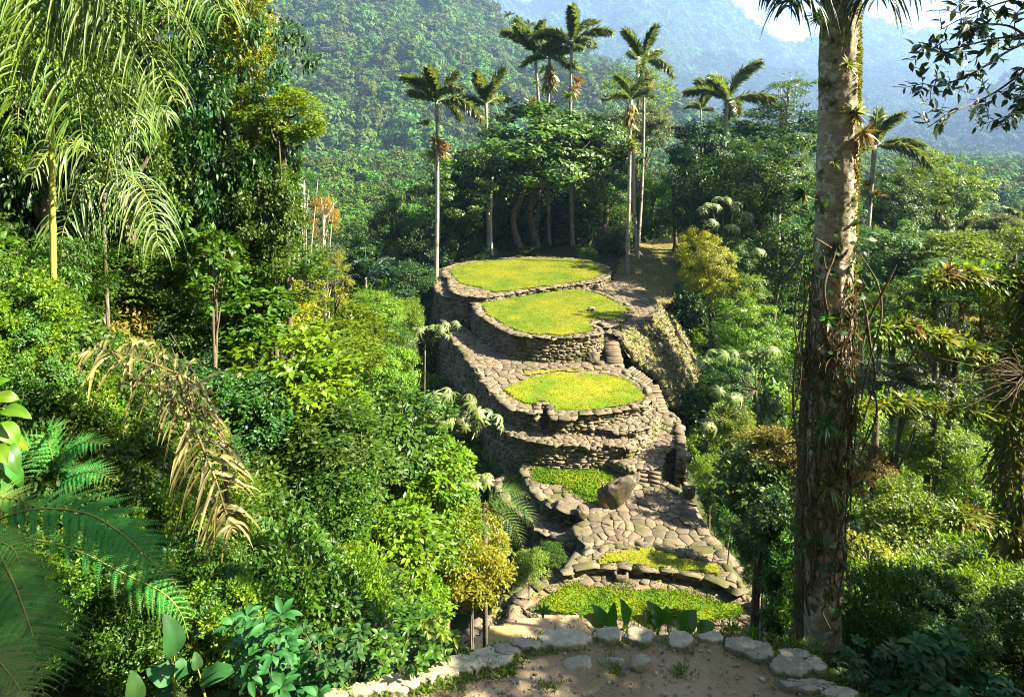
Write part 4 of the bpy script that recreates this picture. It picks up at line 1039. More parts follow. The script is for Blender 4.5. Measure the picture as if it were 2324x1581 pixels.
T('shrub', 'broad sunlit shrub in the middle of the left slope', 'shrub', 650, 850, 13.5, 170, 110, 'leaf_bright', 'coarse', .08, G4)
T('shrub', 'speckled shrub beside the bamboo-like stem', 'shrub', 330, 650, 13, 150, 100, 'leaf_mid', 'wall', .08, G4)
T('shrub', 'tangled shrub at the left behind the dry frond', 'shrub', 200, 780, 12, 150, 110, 'leaf_olive', 'spray', .08, G4)
T('shrub', 'shadowed shrub at the left edge behind the pale trunk', 'shrub', 60, 760, 12, 130, 150, 'leaf_mid', 'mid', .08, G4)
T('shrub', 'dark overhung shrub right of the dry frond', 'shrub', 700, 1000, 13, 190, 110, 'leaf_mid', 'mid', .08, G4)
T('shrub', 'leafy shrub shoulder above the valley, with a seed-headed top', 'shrub', 900, 985, 15.5, 120, 75, 'leaf_mid', 'coarse', .08, G4)
T('shrub', 'big-leaved green shrub nearest the dark left terrace walls', 'shrub', 985, 1070, 15.5, 105, 75, 'leaf_bright', 'coarse', .08, G4)
T('shrub', 'dark shrub in the shade behind the dry frond', 'shrub', 420, 960, 11.5, 200, 140, 'leaf_dark', 'wall', .08, G4)
T('shrub', 'dark shrub in the gap under the dry frond tip', 'shrub', 620, 1180, 11.5, 170, 120, 'leaf_dark', 'mid', .08, G4)
T('shrub', 'lime green shrub hanging over the hollow left of the sunken ramp', 'shrub', 1080, 1230, 17, 85, 80, 'leaf_yellow', 'spray', .03, G4)
T('shrub', 'leafy bright shrub below the vine curtain', 'shrub', 1010, 1200, 15, 100, 85, 'leaf_bright', 'mid', .08, G4)
T('shrub', 'mottled sunlit shrub in the lower middle of the left slope', 'shrub', 880, 1250, 13, 140, 110, 'leaf_bright', 'coarse', .08, G4)
T('shrub', 'lime shrub with drooping leaves left of the lowest lawn', 'shrub', 1075, 1300, 14.5, 80, 62, 'leaf_yellow', 'coarse', .03, G4)
T('shrub', 'green shrub just left of the sandy strip', 'shrub', 950, 1385, 12, 85, 75, 'leaf_bright', 'coarse', .03, G4)
T('shrub', 'shaded shrub above the row of edging slabs at the left', 'shrub', 800, 1400, 9.5, 140, 80, 'leaf_mid', 'coarse', .06, G4)
T('shrub', 'vine choked dark shrub in the lower left hollow', 'shrub', 760, 1130, 12, 130, 100, 'leaf_mid', 'mid', .08, G4)
T('shrub', 'black-green shrub behind the tree fern', 'shrub', 240, 1080, 9.5, 200, 150, 'leaf_dark', 'mid', .08, G4)
T('shrub', 'black-green shrub behind the paddle-leaved plants', 'shrub', 500, 1340, 9.5, 190, 130, 'leaf_dark', 'coarse', .06, G4)

T('small_tree', 'small upright tree with big drooping leaves rising from the left slope', 'tree', 480, 590, 12.5, 70, 85, 'leaf_mid', 'big', .05, G3)
T('small_tree', 'small lacy tree standing above the bright shrubs of the left slope', 'tree', 760, 640, 17.5, 55, 62, 'leaf_yellow', 'open', .04, G3)
T('small_tree', 'narrow drooping-leaved tree left of the dry palm fronds', 'tree', 150, 640, 10.5, 75, 105, 'leaf_mid', 'spray', .05, G3)
T('small_tree', 'small big-leaved tree in the middle of the left slope', 'tree', 760, 930, 14, 70, 62, 'leaf_bright', 'big', .04, G3)
T('small_tree', 'dark narrow tree rising between the left slope shrubs and the dark valley', 'tree', 905, 800, 23, 46, 80, 'leaf_mid', 'tall', .06, G3)
# --- undergrowth too dense to count
_mask = np.array([(950, 700), (985, 600), (1010, 570), (1380, 570), (1440, 540), (1570, 540), (1575, 640), (1510, 690), (1612, 880), (1556, 930), (1550, 1040), (1578, 1130), (1652, 1260), (1742, 1370), (1850, 1440), (1860, 1500), (1950, 1600), (700, 1600), (1000, 1470), (1080, 1390), (1180, 1320), (1290, 1265), (1190, 1210), (1110, 1110), (1130, 1040), (1060, 900), (950, 800)], float)
def undergrowth(name, label, n, xr_, yr_, seed, srcs):
    g = np.random.default_rng(seed)
    x = g.uniform(*xr_, n * 3); y = yr_[0] + (yr_[1] - yr_[0]) * g.random(n * 3) ** 1.5; z = gz(x, y)
    r = np.clip(y * .06, .4, 2.6) * g.uniform(.6, 1.35, len(x))
    ok = np.ones(len(x), bool); d = y
    for dx, dz in ((0, 0), (-.9, .5), (.9, .5), (0, 1.15), (0, -.3)):
        px = IW / 2 + (x + dx * r) / d * F; py = 300 - (z + dz * r) / d * F
        ok &= ~in_poly(np.stack([px, py], 1), _mask)
    ok &= (np.abs((x) / d * F) < IW / 2 + 350) & (300 - z / d * F < 2300) & (y > 5.6)
    ok &= ~((y < 6.3) & (x > -2.6) & (x < 3.6)) 
    p = np.stack([x, y, z + r * .45], 1)[ok][:n]; r = r[ok][:n]; k = len(p)
    instancer(name, p, np.c_[r, r, r * g.uniform(.9, 1.5, k)], np.c_[g.normal(size=(k, 2)) * .2, g.uniform(0, 6.28, k)], g.integers(0, len(srcs), k), srcs, label, 'undergrowth')
_us = [crown('mid', 'leaf_mid', 0), crown('mid', 'leaf_bright', 1), crown('coarse', 'leaf_mid', 1), crown('mid', 'leaf_dark', 2), crown('spray', 'leaf_bright', 0), crown('fine', 'leaf_mid', 2)]
undergrowth('undergrowth', 'dense green undergrowth covering the left slope and hollow', 820, (-45, 3), (5.8, 60), 71, _us + [_us[3], _us[2], crown('wall', 'leaf_dark', 0), crown('big', 'leaf_mid', 0)])  # extra dark-leaved crowns put the hollow's shade into the leaf colour
undergrowth('undergrowth', 'dense green undergrowth covering the right slope', 1100, (3, 55), (5.8, 62), 72, _us)
undergrowth('undergrowth', 'leafy undergrowth close to the viewer on the left', 400, (-11, -1.8), (5.7, 14), 74, _us[:3] + _us[5:])
undergrowth('undergrowth', 'leafy undergrowth close to the viewer on the right', 240, (3.2, 12), (6.6, 14), 75, [_us[1], _us[4], _us[0]])
undergrowth('undergrowth', 'shaded forest undergrowth in the valley and behind the terraces', 700, (-60, 70), (60, 120), 73, _us[:4])

# ------------------------------------------------------------------ palms
def plume(seed, n=190, leaf=.22, width=.035, curl=.5, spread=1.3):
    """One plume-like palm frond, unit length along +X, leaflets in several ranks."""
    g = np.random.default_rng(seed); mb = MB()
    t = np.linspace(0, 1, 16); path = np.stack([t * (1 - .12 * t), np.zeros(16), .18 * t - curl * t ** 2.4], 1)
    tube(mb, path, np.linspace(.016, .003, 16), 5, .9)
    k = np.repeat(np.linspace(.12, .99, n), 2) + g.normal(size=2 * n) * .004; k = np.clip(k, .1, 1)
    pos = np.stack([np.interp(k, t, path[:, c]) for c in range(3)], 1)
    tan = norm(np.stack([np.interp(k, t, np.gradient(path[:, c])) for c in range(3)], 1))
    side = np.where(np.arange(2 * n) % 2, 1., -1.); ang = g.normal(size=2 * n) * spread * .5 + .15
    s = np.array([0, 1., 0]) * side[:, None]; u = np.cross(tan, np.array([0, 1., 0]))
    u *= np.sign(u[:, 2:] + 1e-9)
    d = norm(s * np.cos(ang)[:, None] + u * np.sin(ang)[:, None] + tan * (.45 + .5 * k)[:, None] + np.array([0, 0, -.6]))
    ln = leaf * (np.sin(np.clip(k, .05, 1) * 2.6) * .75 + .3) * g.uniform(.8, 1.15, 2 * n)
    tpl = (np.array([(-.07, 0, 0), (.07, 0, 0), (.08, .5, .02), (-.08, .5, .02), (0, 1, -.28)]), np.array([(0, 1, 2), (0, 2, 3), (3, 2, 4)]))
    scatter(mb, tpl, pos, d, np.cross(d, tan) + .2 * g.normal(size=(2 * n, 3)), ln, g.random(2 * n))
    return mb
_pl = {}
def frond_mesh(mat, v):
    if (mat, v) not in _pl: _pl[(mat, v)] = plume(500 + v, curl=(.28, .45, .7)[v]).mesh('frond', M[mat])
    return _pl[(mat, v)]
def rosette(mb, c, r, n, g, axis_=(0, 0, 1), w=.09):
    n_ = n; a = g.uniform(0, 6.28, n_); el = g.uniform(.1, 1.35, n_)
    z = norm(axis_); x = norm(np.cross(z, (0.31, .9, .2))); y = np.cross(z, x)
    for k in range(n_):
        h = math.cos(a[k]) * x + math.sin(a[k]) * y
        d0 = h * math.cos(el[k]) + z * math.sin(el[k]); L_ = r * g.uniform(.7, 1.2)
        s = np.linspace(0, 1, 5)[:, None]
        p = c + d0 * s * L_ + (h * .35 - np.array([0, 0, .55])) * s ** 2.2 * L_ * .55
        sd_ = norm(np.cross(d0, z + .01)); ww = (w * r * np.array([.8, 1, .85, .5, .05]))[:, None]
        v = np.concatenate([p - sd_ * ww, p + sd_ * ww]); i = np.arange(4)
        mb.add(v, None, np.stack([i, i + 1, i + 6, i + 5], 1), g.random())
def palm(label, px, py, Y, base_px, base_py, fl, n, seed, mat='palm', tw=.2, epi=0, skirt=False, up=.55, group='tall palms', base_z=None, spear=True):
    """px,py = crown heart; fl = frond length in pixels."""
    g = np.random.default_rng(seed); C = P(px, py, Y); B = P(base_px, base_py, Y)
    zb = float(gz(B[0], B[1])) - .1 if base_z is None else base_z
    B[2] = zb
    e = empty('palm_tree', B, label, 'palm', group)
    H = C - B; mb = MB(); n_ = 26; t = np.linspace(0, 1, n_)[:, None]
    pth = H * t + np.array([.3, .2, 0]) * np.sin(t * 3.1) * g.normal()
    rad = tw * (1.0 - .35 * t[:, 0]) * (1 + .35 * np.exp(-t[:, 0] * 30)); rad[-3:] *= 1.15
    tube(mb, pth, rad, 10, .5, .03, g); q = mb.build('trunk', M['palm_trunk'], e, True, loc=(0, 0, 0))
    fr = fl * 1.3 * Y / F
    a0 = g.uniform(0, 6.28)
    for k in range(n):
        o = bpy.data.objects.new('frond', frond_mesh(mat, int(g.integers(0, 3)))); COL.objects.link(o); o.parent = e
        el = up + .55 * g.uniform(-1, 1) if k < n - 2 else g.uniform(1.1, 1.35)
        o.location = tuple(H + np.array([0, 0, -.05 * fr])); o.rotation_euler = (g.normal() * .25, -el, a0 + k * 2.4 + g.normal() * .2); s = fr * g.uniform(.85, 1.1); o.scale = (s, s * 1.0, s)
    if spear:
        mb = MB(); tube(mb, [H, H + np.array([.02, 0, .55 * fr]) , H + np.array([.05, 0, fr * .95])], [.05, .035, .008], 6); mb.build('spear_leaf', M['palm_lit'], e, loc=(0, 0, 0))
    if skirt:
        mb = MB(); m = 90; d = np.c_[g.normal(size=(m, 2)) * .35, -np.ones(m)]
        scatter(mb, leaf_tpl('long', .16), H + np.c_[g.normal(size=(m, 2)) * tw, g.uniform(-.75, -.1, m) * fr], d, g.normal(size=(m, 3)), fr * g.uniform(.25, .5, m), g.random(m)); mb.build('dead_fronds', M['dry'], e, loc=(0, 0, 0))
    for k in range(epi):
        mb = MB(); hh = H * (1 - g.uniform(.10, .30)); rosette(mb, hh + np.r_[g.normal(size=2) * tw * 1.3, 0], fr * g.uniform(.16, .28), 34, g, (g.normal(), g.normal(), .8)); mb.build('epiphyte_tuft', M['brom' if k % 3 else 'brom_red'], e, loc=(0, 0, 0))
    return e
palm('single tall palm with a full height pale trunk, left of the uppermost lawn', 991, 228, 58, 988, 640, 80, 8, 1, tw=.22, epi=6)
palm('palm crown rising just above the left of the copse', 1103, 232, 70, 1108, 575, 75, 8, 2, tw=.22, epi=0)
palm('leftmost of the three tallest palms, dark leaning plumes', 1213, 118, 76, 1216, 560, 72, 7, 3, 'palm', tw=.24, epi=5)
palm('middle palm of the three tallest, with a shaggy skirt of dead fronds', 1247, 132, 74, 1247, 560, 62, 7, 4, tw=.24, epi=2, skirt=True)
palm('rightmost and highest of the three tallest palms', 1298, 92, 72, 1300, 582, 76, 8, 5, tw=.24, epi=7)
palm('palm with a spreading crown above the airy tall tree', 1460, 135, 74, 1448, 575, 68, 8, 6, 'palm', tw=.22, epi=2, skirt=True)
palm('palm with a bushy upright tuft and thick epiphytes, beside the worn path', 1432, 225, 62, 1424, 612, 52, 7, 7, tw=.2, epi=9, up=.9, skirt=True)
palm('palm with flat drooping fronds against the misty valley right of the path', 1652, 222, 66, 1652, 560, 82, 9, 8, 'palm', tw=.22, up=.35, spear=False)
palm('half hidden palm just right of the big foreground trunk', 1985, 330, 48, 1958, 700, 85, 9, 9, 'palm', tw=.22, up=.4, epi=4)
palm('pale squat palm among the bushes at the right', 2160, 560, 46, 2168, 760, 62, 8, 10, tw=.18, up=.6)
palm('distant pale palm at the right edge of the valley', 2308, 505, 78, 2308, 640, 50, 8, 11, tw=.18)
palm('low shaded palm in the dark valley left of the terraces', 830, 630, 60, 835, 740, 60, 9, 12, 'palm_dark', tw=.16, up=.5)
palm('small faint palm standing behind the flat-fronded palm', 1590, 248, 95, 1590, 380, 34, 7, 13, tw=.16)
for k, (x, y, s_) in enumerate(((1155, 36, 11), (1178, 48, 12), (1202, 58, 12))):
    yb = np.interp(x, [1120, 1180, 1260], [45, 82, 122]); Pb = P(x, yb, 308)
    palm(('leftmost', 'middle', 'rightmost')[k] + ' of three tiny palms on the distant hill crest', x, y, 308, x, yb, s_, 6, 30 + k, 'palm', tw=.35, group='tiny palms on the hill crest', base_z=Pb[2] - 3, spear=False)

# bare dark-barked trunks inside the copse and beside the path
def stem(name, label, cat, pts, r0, r1, bark='bark', group=None, roots=0, seed=0):
    g = np.random.default_rng(seed + 60); p = spline([P(*q) for q in pts], 22)
    p[0, 2] = float(gz(p[0, 0], p[0, 1])) - .2
    e = empty(name, p[0], label, cat, group); mb = MB()
    tube(mb, p - p[0], np.linspace(r0, r1, 22) * np.r_[1.5, 1.2, np.ones(20)], 9, .5, .05, g); mb.build('trunk', M[bark], e, True, loc=(0, 0, 0))
    for k in range(roots):
        a = k * 6.28 / roots + g.normal() * .3; d = np.array([math.cos(a), math.sin(a), 0]); mb = MB()
        tube(mb, spline([(0, 0, .9), d * .4 + (0, 0, .4), d * 1.2 + (0, 0, .15), d * 2.1 + (0, 0, -.15)], 9), np.linspace(r0 * .7, .05, 9), 6); mb.build('root', M[bark], e, loc=(0, 0, 0))
    return e
stem('bare_tree', 'crooked dark trunk in the middle of the copse', 'tree', [(1185, 578, 70), (1165, 500, 70), (1190, 420, 70), (1170, 340, 70)], .42, .2)
stem('bare_tree', 'thin pale mossy trunk behind the back left of the uppermost lawn', 'tree', [(1116, 578, 68), (1114, 500, 68), (1118, 400, 68)], .16, .12, 'bark_pale')
stem('bare_tree', 'straight trunk with spreading roots at the far end of the worn path', 'tree', [(1533, 568, 70), (1531, 500, 70), (1528, 420, 70)], .26, .2, 'bark', None, 6)
stem('bare_tree', 'pale straight trunk right of the epiphyte palm, near the path', 'tree', [(1449, 580, 68), (1440, 480, 68), (1438, 330, 68)], .22, .16, 'bark_pale', None, 4, 2)
stem('bare_tree', 'left pale stem of the bare-stemmed group under the golden tree', 'tree', [(678, 650, 46), (676, 560, 46), (672, 440, 46)], .13, .03, 'bark_pale')
stem('bare_tree', 'right pale stem of the bare-stemmed group under the golden tree', 'tree', [(692, 660, 47), (690, 560, 47), (700, 430, 47)], .13, .03, 'bark_pale')

# ------------------------------------------------------------------ foreground terrace: packed dirt, edging slabs, grass, litter
ZD = -5.0
def D3(dx, dy): return 958.8 + .392 * dx, 1102.6 + .392 * dy      # crop-to-frame conversions used while measuring
def D5(dx, dy): return .5004 * dx, 790 + .5004 * dy
_dp = [(690, 1600), (800, 1562), (930, 1520), (1080, 1480), (1230, 1452), (1480, 1440), (1620, 1446), (1700, 1464), (1790, 1498), (1870, 1560), (1900, 1640)]
dirt_pg = np.vstack([poly(_dp, ZD), [(2.9, 3.9), (-2.3, 3.9)]])
def dirt():
    X, Y = np.meshgrid(np.arange(-2.6, 3.2, .025), np.arange(3.9, 6.5, .025))
    Z = ZD + .035 * vnoise(X, Y, .5, 1) + .014 * vnoise(X, Y, .13, 2) + .006 * vnoise(X, Y, .05, 3)
    pg = ccw(smooth_poly(dirt_pg, True, 2)); c = pg.mean(0); grow = c + (pg - c) * 1.035
    ins = in_poly(np.stack([X, Y], -1).reshape(-1, 2), grow).reshape(X.shape)
    v, q = grid_mesh(X, Y, Z); m = (ins[:-1, :-1] & ins[1:, 1:] & ins[1:, :-1] & ins[:-1, 1:]).reshape(-1)
    mb = MB(); mb.add(v, None, q[m]); tag(mb.build('dirt_path', M['dirt'], smooth=True), 'bare packed dirt of the foreground terrace', 'ground', kind='structure')
dirt()
SLABS = [
    (1280, 1450, 132, 40, 0, 'largest pale slab in the row, just left of the broad-leaved plants'),
    (1381, 1440, 66, 34, .1, 'mossy-edged slab at the foot of the first broad-leaved plant'),
    (1451, 1442, 72, 38, -.1, 'jagged slab between the two tallest broad-leaved plants'),
    (1543, 1451, 62, 38, .5, 'upright-looking slanted slab in front of the single-leaved plant'),
    (1614, 1446, 60, 22, 0, 'low rounded slab in front of the lowest broad leaf'),
    (1682, 1463, 74, 36, .2, 'pale square-cornered slab, first to the right past the plants'),
    (1723, 1478, 72, 40, .7, 'long slab set diagonally beside the square-cornered one'),
    (1804, 1484, 76, 26, -.2, 'dark shaded slab nearest the big trunk foot'),
    (1794, 1512, 96, 40, -.1, 'broad brown-grey slab below the dark shaded one'),
    (1853, 1508, 46, 34, .2, 'small brown slab at the right end behind the broad one'),
    (1835, 1554, 140, 28, -.1, 'long cream coloured slab at the lower right corner of the dirt'),
    (1908, 1574, 84, 24, 0, 'half hidden slab lowest at the right under the dark plants'),
    (1200, 1461, 88, 24, -.1, 'flat slab left of the largest pale slab'),
    (1151, 1473, 78, 28, -.2, 'grey slab second to the left of the largest pale slab'),
    (1112, 1494, 104, 42, -.3, 'wide rounded slab ringed with grass on the left side'),
    (1053, 1506, 84, 38, -.3, 'greenish slab with its lower tip catching the sun'),
    (1008, 1521, 78, 32, -.3, 'pale-tipped slab left of the greenish one'),
    (962, 1534, 70, 34, -.2, 'dull slab among grass in the lower left run'),
    (902, 1552, 98, 38, -.2, 'large dark mossy slab in the lower left run'),
    (826, 1564, 92, 28, 0, 'mossy slab under the pointed-leaved shrub'),
    (760, 1577, 70, 20, 0, 'last low slab at the far lower left, nearly buried in leaves'),
]
slab_xy = []
for k, (px, py, w_, h_, ang, lab) in enumerate(SLABS):
    c = PZ(px, py, ZD + .03); hw = w_ * c[1] / F * .53; a_, b_ = PZ(px, py - h_ / 2, ZD), PZ(px, py + h_ / 2, ZD); hd = (a_[1] - b_[1]) * .54
    g = np.random.default_rng(700 + k); tx, ty = g.normal(size=2) * .05
    mb = MB(); n = int(g.integers(7, 10)); th = np.sort(np.linspace(0, 6.283, n, endpoint=False) + g.uniform(-.28, .28, n)); ca, sa = math.cos(ang * .4), math.sin(ang * .4)
    o2 = np.stack([np.cos(th) * hw * g.uniform(.88, 1.15, n), np.sin(th) * hd * g.uniform(.88, 1.15, n)], 1)
    o2[:, 0] += ang * .35 * o2[:, 1]
    o2 = resample(np.vstack([o2, o2[:1]]), .022)[:-1]; o2 = o2 + g.normal(size=o2.shape) * .006; m = len(o2)
    rings = [(1.0, -.09), (1.02, -.03), (1.005, .010), (.985, .019), (.88, .022), (.6, .023), (.3, .024)]
    v = []
    for s, z in rings:
        p = o2 * s; zz = z + .016 * vnoise(p[:, 0] + k, p[:, 1], .09, k) * (s < .99) + .009 * vnoise(p[:, 0] + k, p[:, 1], .03, k) + p[:, 0] * tx + p[:, 1] * ty
        v.append(np.c_[p, zz])
    v = np.concatenate(v + [np.array([[0, 0, .025]])]); q = []; t = []
    i = np.arange(m); j = (i + 1) % m
    for r_ in range(len(rings) - 1): q.append(np.stack([r_ * m + i, r_ * m + j, (r_ + 1) * m + j, (r_ + 1) * m + i], 1))
    t = np.stack([(len(rings) - 1) * m + i, (len(rings) - 1) * m + j, np.full(m, len(rings) * m)], 1)
    mb.add(v, t, np.concatenate(q), g.random())
    tag(mb.build('edging_slab', M['slab'], loc=tuple(c)), lab, 'stone slab', 'flat slabs edging the dirt'); slab_xy.append((c[0], c[1], hw, hd))
small('loose chunky rock lying alone on the dirt', 1453, 1514, ZD, .105, .075, 41, 'slab', 'rock', .075)
small('flat stone sunk in the dirt beside the loose rock', 1386, 1509, ZD - .03, .13, .05, 42, 'slab', 'rock', .06)
small('faint pale stone surface worn flush with the dirt', 1310, 1514, ZD - .045, .16, .055, 43, 'slab', 'rock', .09)
def fore_grass():
    g = np.random.default_rng(3); pts = []
    for k, (x, y, hw, hd) in enumerate(slab_xy):
        n = 330 if k >= 12 else 110
        a = g.uniform(0, 6.28, n); r = 1 + np.abs(g.normal(size=n)) * .28
        pts.append(np.stack([x + np.cos(a) * hw * r + g.normal(size=n) * .015, y + np.sin(a) * hd * r * 1.05 - (.04 if k >= 12 else 0), np.full(n, ZD)], 1))
    for px, py, s, n in ((1395, 1522, .05, 90), (1545, 1530, .05, 90), (1250, 1560, .07, 120), (1150, 1530, .06, 90), (1380, 1500, .04, 50), (1010, 1560, .12, 200), (1120, 1516, .1, 260), (1660, 1440, .12, 200), (1760, 1460, .1, 160), (1850, 1475, .14, 300)):
        c = PZ(px, py, ZD); pts.append(c + g.normal(size=(n, 3)) * np.array([s, s * .6, .004]))
    p = np.concatenate(pts); n = len(p); d = np.c_[g.normal(size=(n, 2)) * .7, np.ones(n)]
    mb = MB(); scatter(mb, leaf_tpl('long', .13), p, d, g.normal(size=(n, 3)), g.uniform(.025, .085, n), g.random(n))
    m = 900; s = g.integers(0, n, m); scatter(mb, leaf_tpl('simple', .7), p[s] + g.normal(size=(m, 3)) * .015 + (0, 0, .02), norm(g.normal(size=(m, 3))), np.tile((0, 0, 1.), (m, 1)), g.uniform(.012, .03, m), g.random(m))
    tag(mb.build('grass', M['grass']), 'short grass and clover growing between the edging slabs', 'grass', kind='stuff')
    # leaf litter and grit on the dirt
    n = 460; p = np.c_[g.uniform(-1.3, 2.9, n), g.uniform(5.2, 6.3, n), np.full(n, ZD + .018)]; p = p[in_poly(p[:, :2], dirt_pg)]; n = len(p)
    mb = MB(); scatter(mb, leaf_tpl('broad', .42), p, np.c_[g.normal(size=(n, 2)), g.normal(size=n) * .25], np.c_[g.normal(size=(n, 2)) * .5, np.ones(n)], g.uniform(.018, .058, n), g.random(n))
    tag(mb.build('leaf_litter', M['litter']), 'scattered brown and purple fallen leaves on the dirt', 'leaves', kind='stuff')
    n = 1300; p = np.c_[g.uniform(-1.5, 2.9, n), g.uniform(5.0, 6.35, n), np.full(n, ZD + .006)]; p = p[in_poly(p[:, :2], dirt_pg)]; n = len(p)
    h = (g.random(n) ** 4 * .016 + .003)[:, None] * g.uniform(.7, 1.2, (n, 3)); e3 = np.eye(3)
    mb = MB(); blocks(mb, p, np.tile(e3[0], (n, 1)), np.tile(e3[1], (n, 1)), np.tile(e3[2], (n, 1)), h, g, .2); tag(mb.build('gravel', M['slab']), 'small grit and pebbles on the dirt', 'gravel', kind='stuff')
M['litter'] = leaf_mat('fallen_leaf', (.06, .035, .035), (.20, .13, .07), .1, .6, .3)
fore_grass()

# ------------------------------------------------------------------ leaf blades
def blade(mb, a, b, width, up=(0, 0, 1), arch=.12, fold=.18, nu=12, nv=6, tint=.5, shape=1.0, ripple=.0, g=None):
    """Broad leaf from a to b: elliptical outline, folded along the midrib, arched."""
    a, b = np.asarray(a, float), np.asarray(b, float); L_ = np.linalg.norm(b - a); d = (b - a) / L_
    x = norm(np.cross(d, up)); z = np.cross(x, d)
    s = np.linspace(0, 1, nu); wd = width * .5 * np.sin(math.pi * s ** (.8 * shape)) ** .75; wd[0] = width * .02; wd[-1] = width * .01
    t = np.linspace(-1, 1, nv + 1)
    p = a + d * (s * L_)[:, None] + z * (arch * L_ * np.sin(math.pi * s * .95) - arch * L_ * .8 * s ** 3)[:, None]
    rp = 0 if g is None else ripple * width * np.sin(s * 14 + g.uniform(0, 6))[:, None] * np.abs(t)[None] ** 2
    v = p[:, None] + x * (wd[:, None] * t[None])[..., None] + z * ((fold * np.abs(t)[None] * wd[:, None]) + rp)[..., None]
    i = np.arange(nu - 1)[:, None]; j = np.arange(nv)[None]; m = nv + 1
    q = np.stack([i * m + j, i * m + j + 1, (i + 1) * m + j + 1, (i + 1) * m + j], -1).reshape(-1, 4)
    tt = np.clip(tint + .12 * (np.abs(t)[None] < .12) + np.zeros((nu, 1)), 0, 1)
    mb.add(v.reshape(-1, 3), None, q, tt.reshape(-1))
def broad_plant(label, base, leaves, mat='broad', name='broadleaf_plant', group=None, arch=.12):
    """base (px,py,Y); leaves: (base px,py, tip px,py, width px[, dY])"""
    B = P(*base); e = empty(name, B, label, 'plant', group); g = np.random.default_rng(abs(int(base[0])))
    for l in leaves:
        dY = l[5] if len(l) > 5 else g.uniform(-.08, .08)
        a = P(l[0], l[1], base[2] + dY * .4); b = P(l[2], l[3], base[2] + dY); w_ = l[4] * base[2] / F
        tocam = norm(-a); mb = MB()
        up = norm(tocam * 1.0 + np.array([g.normal() * .3 + .25, 0, .5]))
        blade(mb, a, b, w_, up, arch, g.uniform(.1, .3), tint=g.uniform(.2, .8), ripple=.05, g=g)
        m = l[6] if len(l) > 6 else mat
        o = mb.build('leaf', M[m], e, True)
        mb = MB(); tube(mb, spline([B, (B + a) / 2 + np.array([0, 0, .03]), a, a * .8 + b * .2], 8), [.010, .009, .008, .007, .006, .005, .005, .004], 6, .8); mb.build('stalk', M['rachis'], e, True)
    return e
broad_plant('leftmost broad-leaved plant behind the slabs, five upright leaves', (1398, 1440, 6.5), [(1417, 1426, 1411, 1359, 38), (1374, 1419, 1346, 1372, 32), (1377, 1421, 1395, 1369, 30), (1369, 1422, 1326, 1394, 28, .1, 'leaf_yellow'), (1400, 1430, 1376, 1405, 24)])
broad_plant('middle broad-leaved plant behind the slabs with one browning leaf', (1492, 1440, 6.55), [(1502, 1414, 1469, 1364, 32), (1504, 1415, 1515, 1376, 36), (1479, 1412, 1461, 1383, 26), (1484, 1424, 1433, 1397, 26, .1, 'leaf_yellow'), (1498, 1430, 1480, 1404, 22)])
broad_plant('broad-leaved plant with one big leaf, right of the middle one', (1550, 1442, 6.5), [(1549, 1430, 1578, 1383, 46), (1552, 1436, 1530, 1412, 20)])
broad_plant('lowest broad-leaved plant, a single drooping leaf behind the low slab', (1590, 1442, 6.45), [(1583, 1434, 1622, 1414, 34), (1588, 1436, 1612, 1428, 18)])
for k, (x, y, lab) in enumerate(((1662, 1432, 'small leafy weed behind the square-cornered slab'), (1706, 1440, 'small sprawling weed right of the plants'), (1232, 1392, 'thin upright weed beside the sandy strip'))):
    b = (x, y + 8, 6.4); broad_plant(lab, b, [(x + dx * .3, y - 2, x + dx, y + dy, 9) for dx, dy in ((-22, -8), (-12, -22), (2, -26), (14, -20), (24, -6), (8, -8), (-8, -6))], 'broad', 'weed')

# ------------------------------------------------------------------ ferns
def fern_frond(path, wl, wr, n, parent, mat='fern', pin=20, droop=.18, seed=0):
    g = np.random.default_rng(seed + 90); p = spline(path, 80); tan = norm(np.gradient(p, axis=0)); Ls = np.linalg.norm(np.diff(p, axis=0), axis=1).sum()
    mb = MB(); rb = MB(); tube(rb, p, np.linspace(.011, .002, 80), 6, .6)
    for k in range(n):
        t = .10 + .9 * (k + .5) / n; i = min(int(t * 79), 79); prof = (math.sin(math.pi * min(1, t * .92 + .10)) ** .8) * (1.05 - .25 * t) + .05
        nrm = norm(-norm(p[i]) * .75 + np.array([.15, 0, .7]))
        for sgn, W in ((1, wl), (-1, wr)):
            s = norm(np.cross(nrm, tan[i])) * sgn
            L_ = W * prof * g.uniform(.94, 1.05); d = norm(s + tan[i] * (.55 + .25 * t) + g.normal(size=3) * .04)
            u = np.linspace(0, 1, 9)[:, None]; q = p[i] + d * u * L_ + tan[i] * u ** 2 * L_ * .18 - np.array([0, 0, droop]) * u ** 2 * L_
            tube(rb, q, np.linspace(.0035, .0008, 9), 3, .5, cap=False)
            m = max(6, int(pin * (.4 + .6 * prof))); uu = np.linspace(.03, .99, m); pos = np.stack([np.interp(uu, u[:, 0], q[:, c]) for c in range(3)], 1)
            qt = norm(np.stack([np.interp(uu, u[:, 0], np.gradient(q[:, c])) for c in range(3)], 1)); pl = L_ * .118 * (1.12 - uu ** 1.6) 
            for sg in (1, -1):
                ps = norm(np.cross(nrm + .1 * g.normal(size=3), qt)) * sg
                dd = norm(ps + .42 * qt + np.array([0, 0, -.12]))
                scatter(mb, (np.array([(-.17, 0, 0), (.17, 0, 0), (.13, .55, .03), (-.13, .55, .03), (0, 1, -.04)]), np.array([(0, 1, 2), (0, 2, 3), (3, 2, 4)])), pos, dd, np.tile(nrm, (m, 1)), pl * g.uniform(.9, 1.1, m), np.clip(g.normal(.5, .15, m), 0, 1))
    f = mb.build('frond', M[mat], parent); rb.build('frond_rib', M['rachis'], f)
    return f
def fpath(pts): return [P(*q) for q in pts]
